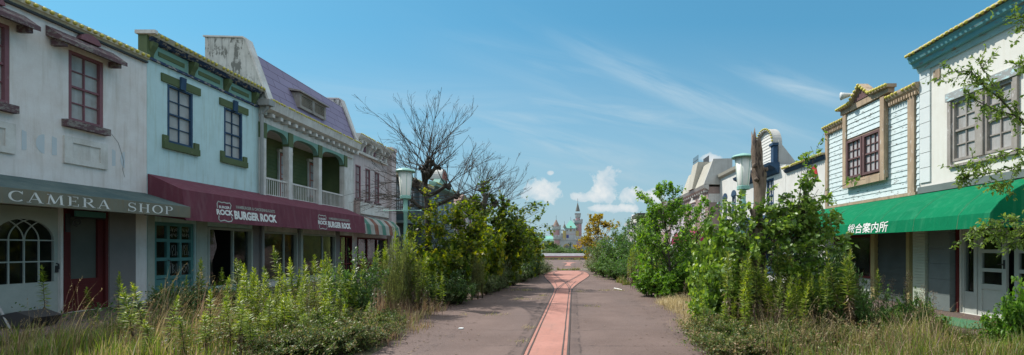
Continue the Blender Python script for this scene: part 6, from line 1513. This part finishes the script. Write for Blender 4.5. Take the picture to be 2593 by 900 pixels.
    for u, Y, tp, w in ((1545, 27, 590, 2.4), (1580, 27, 568, 2.6), (1610, 25, 590, 2.3), (1630, 23, 610, 2.0), (1560, 24, 650, 1.8), (1655, 24, 585, 2.3), (1530, 26, 640, 1.7), (1595, 22, 655, 1.6)):
        bush(MIDG, rnd.randrange(3), u, Y, w, gz(tp, Y), 'full green bush in the mid right thicket below the lime house', 'green bushes in the mid right thicket')
    for u, Y, tp, w in ((1640, 15.6, 680, 1.0), (1665, 15.2, 668, 1.1), (1690, 14.9, 690, 1.0), (1715, 15.4, 660, 1.1), (1735, 15.8, 650, 1.2), (1760, 15.6, 640, 1.3), (1780, 14.8, 660, 1.2)):
        bush(POPB, rnd.randrange(2), u, Y, w, gz(tp, Y), 'bright green poplar sucker bush under the young poplar', 'poplar suckers under the young poplar')
    for u, Y, tp, w in ((1745, 17, 600, 1.6), (1770, 18, 590, 1.8), (1720, 18, 620, 1.5)):
        bush(DARK, rnd.randrange(3), u, Y, w, gz(tp, Y), 'dark bush in the shade behind the young poplar', 'dark bushes behind the young poplar')
    for k in range(24):
        u = rnd.uniform(1770, 2060); Y = rnd.uniform(6.6, 8.4)
        if u < 1770 + (8.4 - Y) * 25: u += 40
        bush(BRAM, k, u, Y, rnd.uniform(.75, 1.05), rnd.uniform(.8, 1.3), 'low tangled bramble in the mat beside the right road edge', 'right brambles')
    for u, Y, tp, w in ((1795, 9.2, 690, .7), (1815, 9.0, 650, .8), (1800, 9.8, 640, .9), (1780, 9.3, 725, .6), (1835, 8.6, 690, .8), (1850, 9.4, 620, .9)):
        bush(SNGB, rnd.randrange(2), u, Y, w, gz(tp, Y), 'broad leaved green shoot bush on the road side of the dead trunk', 'broad leaved bushes left of the dead trunk')
    for u, Y, tp, w in ((2060, 9.6, 600, 1.0), (2100, 9.8, 610, 1.0), (2130, 9.8, 640, .9), (2030, 9.8, 605, 1.1), (2150, 9.4, 680, .8)):
        bush(DARK, rnd.randrange(3), u, Y, w, gz(tp, Y), 'dark leafy bush before the shop window under the green awning', 'dark bushes under the green awning')
    for u, Y, tp, w in ((2530, 7.0, 782, .45), (2560, 6.8, 770, .45), (2340, 8.4, 760, .5), (2375, 8.6, 790, .4), (2580, 6.6, 690, .5), (2290, 8.4, 755, .6)):
        bush(POPB, rnd.randrange(2), u, Y, w, gz(tp, Y), 'small bright sapling in the grass before the white doors', 'saplings before the white doors')
    for k in range(18):
        u = rnd.uniform(2020, 2340); Y = rnd.uniform(7.3, 8.4); bush(BRAM if k % 3 else MIDG, rnd.randrange(4), u, Y, rnd.uniform(.5, .75), gz(rnd.uniform(715, 765), Y), 'leafy weed bush among the tall grass before the dark shop window', 'weed bushes in the right grass')
    for k in range(16):
        u = rnd.uniform(1790, 2050); Y = rnd.uniform(7.2, 8.4); put_gold(GOLD, u, Y, rnd.uniform(705, 765), 'short green goldenrod stalk among the right brambles', 'short goldenrod stalks in the right brambles', rnd)
    for u, Y, tp, w in ((1815, 9.6, 585, .9), (1840, 10.0, 560, 1.0), (1800, 10.3, 600, .9), (1865, 9.8, 580, .9)):
        bush(SNGB, rnd.randrange(2), u, Y, w, gz(tp, Y), 'broad leaved green shoot bush on the road side of the dead trunk', 'broad leaved bushes left of the dead trunk')
    # hedge and conifers at the far end
    for k, u in enumerate(np.arange(1338, 1442, 9.)):
        bush(MIDG if k % 3 else GREY, k, u, 71.5 + (k % 3) * .7, 3.2, gz(624 + (k * 7 % 5), 72) , 'green bush in the hedge row behind the planter wall', 'hedge bushes behind the planter wall')
    for k, u in enumerate((1465, 1477, 1490, 1505)):
        bush(MIDG, k, u, 71.5, 3, gz(628, 72), 'green bush behind the planter wall on the statue side', 'bushes beside the statue')
    CON = Place([shrub(140, 'c', 1.0, .22, 26, 14, 14, .06, .3, 'lf_dark', DIA, 0, up=1.6, name='conifer', cat='conifer')])
    for u, tp in ((1378, 620), (1384, 617), (1391, 613), (1396, 619), (1404, 616), (1410, 620)):
        CON.put(0, (at(u, 95), 95, 0), rnd.uniform(0, 6), (4.5, 4.5, gz(tp, 95)), 'small dark pointed conifer before the castle wing', 'conifers before the castle')
weeds()
# ------------------------------------------------------------------ trees
def curve_line(rng, p, d, l, n, wob, grav=0.):
    pts = [np.array(p, float)]; d = unit(np.array(d, float))
    for i in range(n):
        d = unit(d + rng.normal(0, wob, 3) + np.array([0, 0, grav])); pts.append(pts[-1] + d * l / n)
    return np.array(pts), d
def sub(pts, u):
    i = u * (len(pts) - 1); k = min(int(i), len(pts) - 2); f = i - k
    return pts[k] * (1 - f) + pts[k + 1] * f, unit(pts[k + 1] - pts[k])
def twiggy(rng, lines, p, d, l, r, depth, kids=(3, 5), spread=.7, wob=.12, grav=.02, ends=None, shrink=.58, n=7, first=.25):
    pts, dd = curve_line(rng, p, d, l, n, wob, grav)
    lines.append((pts, list(np.linspace(r, max(r * .3, .0036), len(pts)))))
    if ends is not None and depth <= 1: ends.append((pts, depth))
    if depth <= 0: return
    for k in range(rng.integers(kids[0], kids[1] + 1)):
        u = rng.uniform(first, .97); q, t = sub(pts, u)
        nd = unit(t + rvec(rng, 1)[0] * spread + np.array([0, 0, .12]))
        twiggy(rng, lines, q, nd, l * shrink * rng.uniform(.6, 1.15) * (1.15 - .5 * u), r * (1 - .62 * u) * .6, depth - 1, kids, spread, wob, grav, ends, shrink, max(4, n - 1), .2)
def leaf_on(rng, ends, per, leaf, asp, shape, jit=.3, droop=0., lo=.1, face=.55):
    P, D = [], []
    for pts, _ in ends:
        k = max(1, int(per * rng.uniform(.5, 1.4)))
        for u in rng.uniform(lo, 1, k):
            q, t = sub(pts, u); P.append(q); D.append(t * .5)
    P = np.array(P); n = len(P); D = unit(np.array(D) + rvec(rng, n) * .9 + np.array([0, 0, -droop])); P = P + rng.normal(0, leaf * jit, (n, 3))
    N = unit(np.array([0, 0, 1.]) + rng.normal(0, face, (n, 3))); L = leaf * rng.uniform(.55, 1.25, n)
    return leaves(rng, P, D, N, L, L * asp, shape)
def knob(mb, rng, c, r):
    bm = bmesh.new(); bmesh.ops.create_icosphere(bm, subdivisions=2, radius=r)
    ph = rng.uniform(0, 6, 3)
    for v in bm.verts:
        q = v.co / r; v.co *= 1 + .28 * math.sin(q.x * 5 + ph[0]) * math.sin(q.y * 6 + ph[1]) + .2 * math.sin(q.z * 7 + ph[2])
    mb.add([tuple(v.co + Vector(c)) for v in bm.verts], [tuple(v.index for v in f.verts) for f in bm.faces]); bm.free()

def plane_tree(seed, x, y, label, trunk_h, r, heads, shoots, shoot_l, leafy, leafmat_, leaf=.17, per=3.2, bare_r=.015, knobs=True, droop=.3, low=None, grav=.015):
    """pollarded street tree: trunk, knobby heads, long bare shoots, leafy suckers"""
    rng = np.random.default_rng(seed); t = thing('plane_tree', label, 'tree', (x, y, 0), 'pollarded plane trees')
    mb = MB(); pts, _ = curve_line(rng, (x, y, -.05), (.02, 0, 1), trunk_h, 7, .05)
    mb.tube(pts, list(np.linspace(r, r * .55, len(pts))), 9)
    tips = []
    for dx, dy, z in heads:
        q, _ = sub(pts, min(1, max(.05, (z - .25) / trunk_h))); e = np.array([x + dx, y + dy, z])
        mid = (q + e) / 2 + np.array([0, 0, -.05]); l = [q, mid, e]
        if np.linalg.norm(e - q) > .08: mb.tube(l, [r * .5, r * .42, r * .4], 7)
        for k in range(4 if knobs else 1): knob(mb, rng, e + rng.normal(0, r * .42, 3), r * rng.uniform(.3, .55))
        tips.append(e)
    tr = mb.build('trunk', M['bark'], t, smooth=True)
    lines = []
    for e in tips:
        for k in range(shoots):
            a = rng.uniform(0, 6.283); el = rng.uniform(-.25, 1.15)
            out = np.array([math.cos(a) * math.cos(el), math.sin(a) * math.cos(el), math.sin(el)])
            rel = unit(e - np.array([x, y, e[2] - .3])); twiggy(rng, lines, e, out + rel * .35, shoot_l * rng.uniform(.45, 1.1), bare_r * rng.uniform(.7, 1.2), 2, (3, 6), .55, .09, grav, None, .42, 8, .22)
    for (a, b, l) in (low or []):
        twiggy(rng, lines, (x, y, a), b, l, bare_r * 1.2, 2, (4, 6), .45, .07, -.012, None, .4, 10, .2)
    o = link('bare_branches', tubes_mesh('bare_branches', lines, M['twig'], 5), t); o.location = -Vector((x, y, 0)) if True else o.location
    if leafy:
        ln, ends = [], []
        for (dx, dy, z, ux, uy, uz, l, k) in leafy:
            for i in range(k):
                d = unit(np.array([ux, uy, uz], float) + rvec(rng, 1)[0] * .55)
                twiggy(rng, ln, np.array([x + dx, y + dy, z]) + rng.normal(0, .12, 3), d, l * rng.uniform(.5, 1.15), .014, 2, (4, 6), .7, .13, 0., ends, .5, 7, .2)
        o = link('shoots', tubes_mesh('shoots', ln, M['twig'], 4), t); o.location = -Vector((x, y, 0))
        V, Fc = leaf_on(rng, ends, per, leaf, .92, LOB, .3, droop)
        c = Cloud(); c.add(V - np.array([x, y, 0]), Fc); link('crown', c.mesh('crown', [M[leafmat_]]), t)
    return t

def plane_trees():
    Y = 14.5; x = at(1085, Y)
    plane_tree(31, x, Y, 'nearest plane tree, bare knobby crown over leafy lower shoots', 4.35, .14,
               [(0, 0, 4.55), (-.12, .1, 4.35), (.15, -.1, 4.4), (-.22, .1, 4.2), (.25, -.1, 4.25), (.02, -.12, 4.1), (-.45, 0, 3.75), (.55, .1, 3.7), (-.5, -.1, 3.2), (.9, 0, 3.35)], 6, 2.3,
               [(.2, -.1, 1.5, .5, -.3, .7, 1.5, 9), (.3, .0, 2.2, .8, -.2, .4, 1.5, 9), (.1, .1, .6, .4, -.4, 1, 1.6, 9), (.9, .3, .6, .3, -.2, 1, 1.9, 8), (-.1, 0, 1.2, -.4, -.4, .8, 1.0, 6), (1.2, .2, 1.3, .4, -.3, .9, 1.4, 7)], 'lf_plane', .10, 4.0,
               low=[(3.4, (-1, -.1, .30), 2.2), (3.3, (-1, .05, .12), 2.1), (3.0, (-1, -.2, .10), 1.9), (3.2, (1, -.1, .18), 2.3), (2.9, (1, -.2, .28), 2.4), (3.6, (-1, -.1, .6), 2.4), (3.5, (-1, -.2, .02), 2.3), (3.1, (-1, .1, .22), 2.4), (3.3, (1, -.3, .08), 2.6), (3.9, (-.55, 0, .75), 2.3), (2.6, (-1, -.3, .3), 1.6), (3.4, (.9, .1, .5), 2.5), (4.3, (.1, 0, 1), 2.5), (4.4, (.5, 0, .9), 2.2)], grav=.02)
    Y = 19.0; x = at(1218, Y)
    plane_tree(33, x, Y, 'second plane tree, yellowing leaves around a dark burred head', 3.9, .16,
               [(0, 0, 4.15), (.3, 0, 3.9), (-.35, .1, 3.8), (.6, 0, 3.5)], 8, 2.0,
               [(.3, -.2, 2.2, .6, -.3, .7, 1.7, 7), (.2, -.2, 1.3, .7, -.4, .7, 1.8, 12), (.6, -.2, 3.0, .5, -.2, .8, 1.6, 3), (-.2, -.2, 2.6, -.3, -.3, .8, 1.3, 8), (.9, -.3, .7, .5, -.3, 1, 1.8, 11), (-.3, -.2, 1.2, -.3, -.4, .9, 1.5, 9), (1.2, 0, 1.6, .6, -.2, .6, 1.5, 9)], 'lf_plane', .12, 4.0)
    Y = 24.5; x = at(1272, Y)
    plane_tree(35, x, Y, 'third plane tree, bare twigs above a dense leafy mass by the road', 4.0, .16,
               [(0, 0, 4.4), (.35, 0, 4.2), (-.3, 0, 4.1)], 8, 2.1,
               [(.2, -.2, 1.8, .4, -.3, .8, 1.6, 12), (.5, -.2, 1.0, .4, -.3, .9, 1.7, 12), (-.3, -.2, 1.5, -.3, -.3, .9, 1.7, 11), (.8, -.2, 1.6, .4, -.2, .7, 1.3, 9), (.9, -.3, .6, .2, -.3, 1, 1.6, 10)], 'lf_plane', .15, 3.8, bare_r=.014)
    Y = 29.5; x = at(1308, Y)
    plane_tree(37, x, Y, 'farthest plane tree, golden leaf tips reaching over the road end', 3.4, .15,
               [(0, 0, 3.7), (.3, 0, 3.5)], 5, 1.6,
               [(.2, -.2, 1.6, .5, -.2, .8, 1.4, 11), (.3, -.2, 1.0, .3, -.3, .9, 1.6, 11), (-.3, -.2, 1.4, -.3, -.3, 1, 1.6, 10), (.3, -.2, 1.9, .9, -.2, .5, 1.3, 3)], 'lf_plane', .16, 3.6, bare_r=.014)

def simple_tree(seed, x, y, name, label, cat, h, r, spread, levels, lm, leaf, asp, shape, per, barkm='bark', limbs=11, lo=.2, l0=.4, up=.45, droop=.15, grav=.02, kids=(4, 6)):
    rng = np.random.default_rng(seed); t = thing(name, label, cat, (x, y, 0))
    pts, _ = curve_line(rng, (0, 0, -.05), (0, 0, 1), h * .92, 9, .05)
    lines = [(pts, list(np.linspace(r, r * .15, len(pts))))]; ends = []
    for k in range(limbs):
        u = lo + (.98 - lo) * (k + rng.random()) / limbs; q, td = sub(pts, u); a = k * 2.4 + rng.uniform(-.4, .4)
        d = unit(np.array([math.cos(a), math.sin(a), up + .8 * u]))
        prof = 1 - abs(u - .45) * 1.1
        twiggy(rng, lines, q, d, spread * max(.35, prof) * rng.uniform(.75, 1.2), r * .45 * (1 - .6 * u), levels, kids, .75, .12, grav, ends, l0 + .12, 7, .2)
    link('trunk', tubes_mesh('trunk', lines, M[barkm], 7), t)
    V, Fc = leaf_on(rng, ends, per, leaf, asp, shape, .35, droop)
    c = Cloud(); c.add(V, Fc); link('crown', c.mesh('crown', [M[lm]]), t)
    return t

def right_trees():
    Y = 15.4; simple_tree(51, at(1695, Y), Y, 'young_poplar', 'young poplar with bright green fluttering leaves beside the road', 'tree', gz(474, Y), .055, 1.55, 2, 'lf_poplar', .088, .82, HRT, 5.5, limbs=30, lo=.1, up=.7)
    Y = 16.2; simple_tree(52, at(1765, Y), Y, 'young_poplar', 'smaller poplar shoot crowding the taller one on its shop side', 'tree', gz(520, Y), .045, 1.3, 2, 'lf_poplar', .088, .82, HRT, 5, limbs=24, lo=.08, up=.7)
    Y = 15.9; simple_tree(56, at(1650, Y), Y, 'young_poplar', 'low spreading poplar on the road side of the tall one', 'tree', gz(545, Y), .04, 1.2, 2, 'lf_poplar', .088, .82, HRT, 5, limbs=20, lo=.08, up=.6)
    Y = 43.0; simple_tree(53, at(1512, Y), Y, 'yellow_tree', 'golden yellow tree at the far end near the castle', 'tree', gz(548, Y) * .98, .09, 2.3, 2, 'lf_yellow', .2, .7, HRT, 4.2, limbs=18, lo=.15, up=.55)
    Y = 41.0; simple_tree(54, at(1488, Y), Y, 'yellow_tree', 'low yellowing sapling beside the greyish shrubs', 'tree', gz(605, Y), .06, 1.6, 2, 'lf_yellow', .2, .7, HRT, 4.0, limbs=12, lo=.1, up=.7)
    Y = 31.0; simple_tree(55, at(1592, Y), Y, 'broadleaf_tree', 'rounded dark green tree in front of the lime house', 'tree', gz(566, Y), .09, 2.2, 2, 'lf_mid', .14, .55, DIA, 5.0, limbs=18, lo=.12, up=.55)
    # dead trunk with leafy shoots
    Y = 9.0; x = at(1921, Y); rng = np.random.default_rng(61)
    t = thing('dead_tree', 'broken dead trunk with a jagged top rising from leafy green shoots', 'tree', (x, Y, 0))
    mb = MB(); zs = [-.05, .6, 1.3, 2.0, 2.35, 2.6, 2.9, 3.15, 3.35, 3.6, 3.75]
    xs = [.0, .0, -.01, -.03, -.02, .02, .035, .015, -.02, -.04, -.05]; rs = [.15, .135, .12, .105, .10, .095, .10, .125, .10, .105, .095]
    n = 14; vs = []; fs = []
    for i, (z, dx, r) in enumerate(zip(zs, xs, rs)):
        for k in range(n):
            w = 2 * math.pi * k / n; rr = r * (1 + .16 * math.sin(3 * w + z * 2.2) + .12 * math.sin(5 * w - z * 3.7) + .10 * math.sin(7 * w + z * 9))
            vs.append((x + dx + rr * math.cos(w), Y + rr * math.sin(w), z))
    for i in range(len(zs) - 1):
        for k in range(n): fs.append((i * n + k, i * n + (k + 1) % n, (i + 1) * n + (k + 1) % n, (i + 1) * n + k))
    top = len(vs)
    for k in range(n):
        w = 2 * math.pi * k / n; hh = 3.80 + .13 * max(0, math.cos(w - 3.3)) + .10 * (k % 2) + .07 * math.sin(k * 2.3)
        vs.append((x - .05 + .09 * math.cos(w), Y + .09 * math.sin(w), hh))
    for k in range(n): fs.append((top - n + k, top - n + (k + 1) % n, top + (k + 1) % n, top + k))
    vs.append((x - .05, Y, 3.72)); fs += [(top + k, top + (k + 1) % n, len(vs) - 1) for k in range(n)]
    mb.add(vs, fs)
    for q, r in (((x + .12, Y - .05, 3.22), .05), ((x - .1, Y - .07, 3.3), .055), ((x - .08, Y - .09, 3.02), .045), ((x + .09, Y - .06, 2.2), .05), ((x + .02, Y - .1, 1.75), .07), ((x - .06, Y - .08, 1.4), .06)): knob(mb, rng, q, r)
    mb.tube([(x - .02, Y - .04, 2.08), (x - .1, Y - .1, 2.2), (x - .2, Y - .16, 2.42)], [.07, .06, .05], 8)
    mb.build('trunk', M['bark_dead'], t, smooth=True)
    ln, ends = [], []
    specs = [(0, 1.75, .1, -.8, .5, .7, 8), (.1, 1.3, .2, -.8, .4, .8, 8), (0, 1.9, .3, -.3, .9, 1.0, 7), (0, 1.6, .9, -.25, .35, 1.3, 9), (0, 1.5, -.8, -.25, .3, 1.0, 8), (.3, 1.7, .9, -.1, .9, 1.2, 8), (-.2, 1.75, -.8, -.1, .55, 1.0, 7), (.5, 1.9, .8, -.1, .9, 1.0, 7), (.1, 1.1, .9, -.3, .5, 1.25, 8), (-.1, 1.1, -.7, -.4, .5, 1.0, 8), (.7, 1.4, .8, -.2, .9, 1.0, 7), (-.2, 1.5, -.5, -.2, .7, .9, 6), (.5, 1.0, .8, -.3, .3, 1.0, 7), (0, .5, -.4, -.5, .9, .9, 7), (.6, 1.9, .75, -.1, 1.0, 1.5, 9), (.8, 1.6, .5, -.3, .8, .9, 7), (.9, 1.75, .45, -.1, 1.0, .8, 5)]
    for dx, z, ux, uy, uz, l, k in specs:
        for i in range(k):
            d = unit(np.array([ux, uy, uz]) + rvec(rng, 1)[0] * .55)
            twiggy(rng, ln, np.array([dx, 0, z]) + rng.normal(0, .08, 3), d, l * rng.uniform(.55, 1.1), .009, 2, (3, 5), .65, .12, 0, ends, .42, 7, .25)
    link('shoots', tubes_mesh('shoots', ln, M['twig'], 4), t)
    V, Fc = leaf_on(rng, ends, 3.5, .092, .85, HRT, .3, .5, .15, .7); c = Cloud(); c.add(V, Fc); link('crown', c.mesh('crown', [M['lf_snag']]), t)

    # near tree whose branches reach in from beyond the right edge
    Y = 6.35; x = 7.75; rng = np.random.default_rng(71)
    t = thing('zelkova_tree', 'small leaved tree reaching its branches in front of the white hall', 'tree', (x, Y, 0))
    lines, ends = [], []
    tp = np.array([(0, 0, -.05), (.03, .02, 1.2), (-.05, .0, 2.4), (.02, .05, 3.6), (.1, .1, 5.0), (.1, .1, 6.2)]); lines.append((tp, [.14, .12, .10, .085, .05, .02]))
    def pt(u, v, yy): return np.array([at(u, yy) - x, yy - Y, gz(v, yy)])
    BR = [([(2700, 400, 6.4), (2640, 345, 6.35), (2593, 318, 6.3), (2540, 258, 6.25), (2495, 220, 6.2), (2462, 180, 6.2), (2400, 182, 6.2)], .018),
          ([(2593, 318, 6.3), (2540, 262, 6.3), (2500, 195, 6.35), (2478, 155, 6.4)], .010),
          ([(2700, 400, 6.4), (2620, 315, 6.2), (2560, 290, 6.1), (2500, 270, 6.1), (2440, 235, 6.1)], .012),
          ([(2750, 440, 6.4), (2650, 385, 6.3), (2580, 378, 6.2), (2500, 408, 6.1), (2420, 430, 6.0)], .013),
          ([(2650, 385, 6.3), (2570, 425, 6.1), (2500, 440, 6.0), (2440, 448, 6.0)], .009),
          ([(2700, 470, 6.4), (2620, 440, 6.2), (2560, 460, 6.1), (2520, 470, 6.1)], .009),
          ([(2780, 600, 6.4), (2650, 565, 6.2), (2560, 560, 6.1), (2500, 575, 6.0), (2455, 590, 6.0)], .012),
          ([(2650, 565, 6.2), (2590, 590, 6.1), (2530, 600, 6.0), (2490, 592, 6.0)], .008),
          ([(2800, 700, 6.4), (2680, 600, 6.2), (2610, 605, 6.1), (2560, 618, 6.0)], .009),
          ([(2750, 200, 6.4), (2650, 110, 6.3), (2600, 60, 6.3), (2566, 45, 6.3)], .010),
          ([(2750, 250, 6.4), (2650, 180, 6.3), (2610, 165, 6.3), (2575, 170, 6.2)], .008),
          ([(2780, 260, 6.4), (2700, 60, 6.4), (2680, -60, 6.4)], .02), ([(2780, 160, 6.5), (2850, -40, 6.6), (2900, -200, 6.7)], .025),
          ([(2780, 300, 6.6), (2900, 150, 7.0), (3000, 60, 7.4)], .02), ([(2780, 500, 6.4), (2900, 400, 6.2), (3000, 350, 6.0)], .02)]
    for pl, r in BR:
        p = np.array([pt(*q) for q in pl]); f = []
        for i in range(len(p) - 1):
            for k in range(4): f.append(p[i] + (p[i + 1] - p[i]) * k / 4)
        f.append(p[-1]); f = np.array(f); f += rng.normal(0, .006, f.shape)
        lines.append((f, list(np.linspace(r, .003, len(f)))))
        L = np.linalg.norm(np.diff(f, axis=0), axis=1).sum()
        ends.append((f[len(f) // 2:], 0))
        for k in range(int(L * 13)):
            u = rng.uniform(.25, 1); q, td = sub(f, u)
            d = unit(td * .7 + rvec(rng, 1)[0] * .75 + np.array([0, 0, -.05])); tw, _ = curve_line(rng, q, d, rng.uniform(.12, .34), 5, .1, -.02)
            lines.append((tw, list(np.linspace(.0035, .0012, len(tw))))); ends.append((tw, 0))
    for k in range(14):            # crown out of frame
        twiggy(rng, lines, np.array([0, 0, rng.uniform(3, 6)]) * 1., unit(np.array([abs(rng.normal(0, 1)) + .3, rng.normal(0, 1), .5])), 1.5, .03, 2, (3, 5), .6, .1, 0, ends, .45, 7)
    link('trunk', tubes_mesh('trunk', lines, M['bark'], 6), t)
    V, Fc = leaf_on(rng, ends, 19, .06, .45, LAN, .12, .12, .05, .6); c = Cloud(); c.add(V, Fc); link('crown', c.mesh('crown', [M['lf_zelkova']]), t)
plane_trees(); right_trees()
bpy.context.view_layer.update()
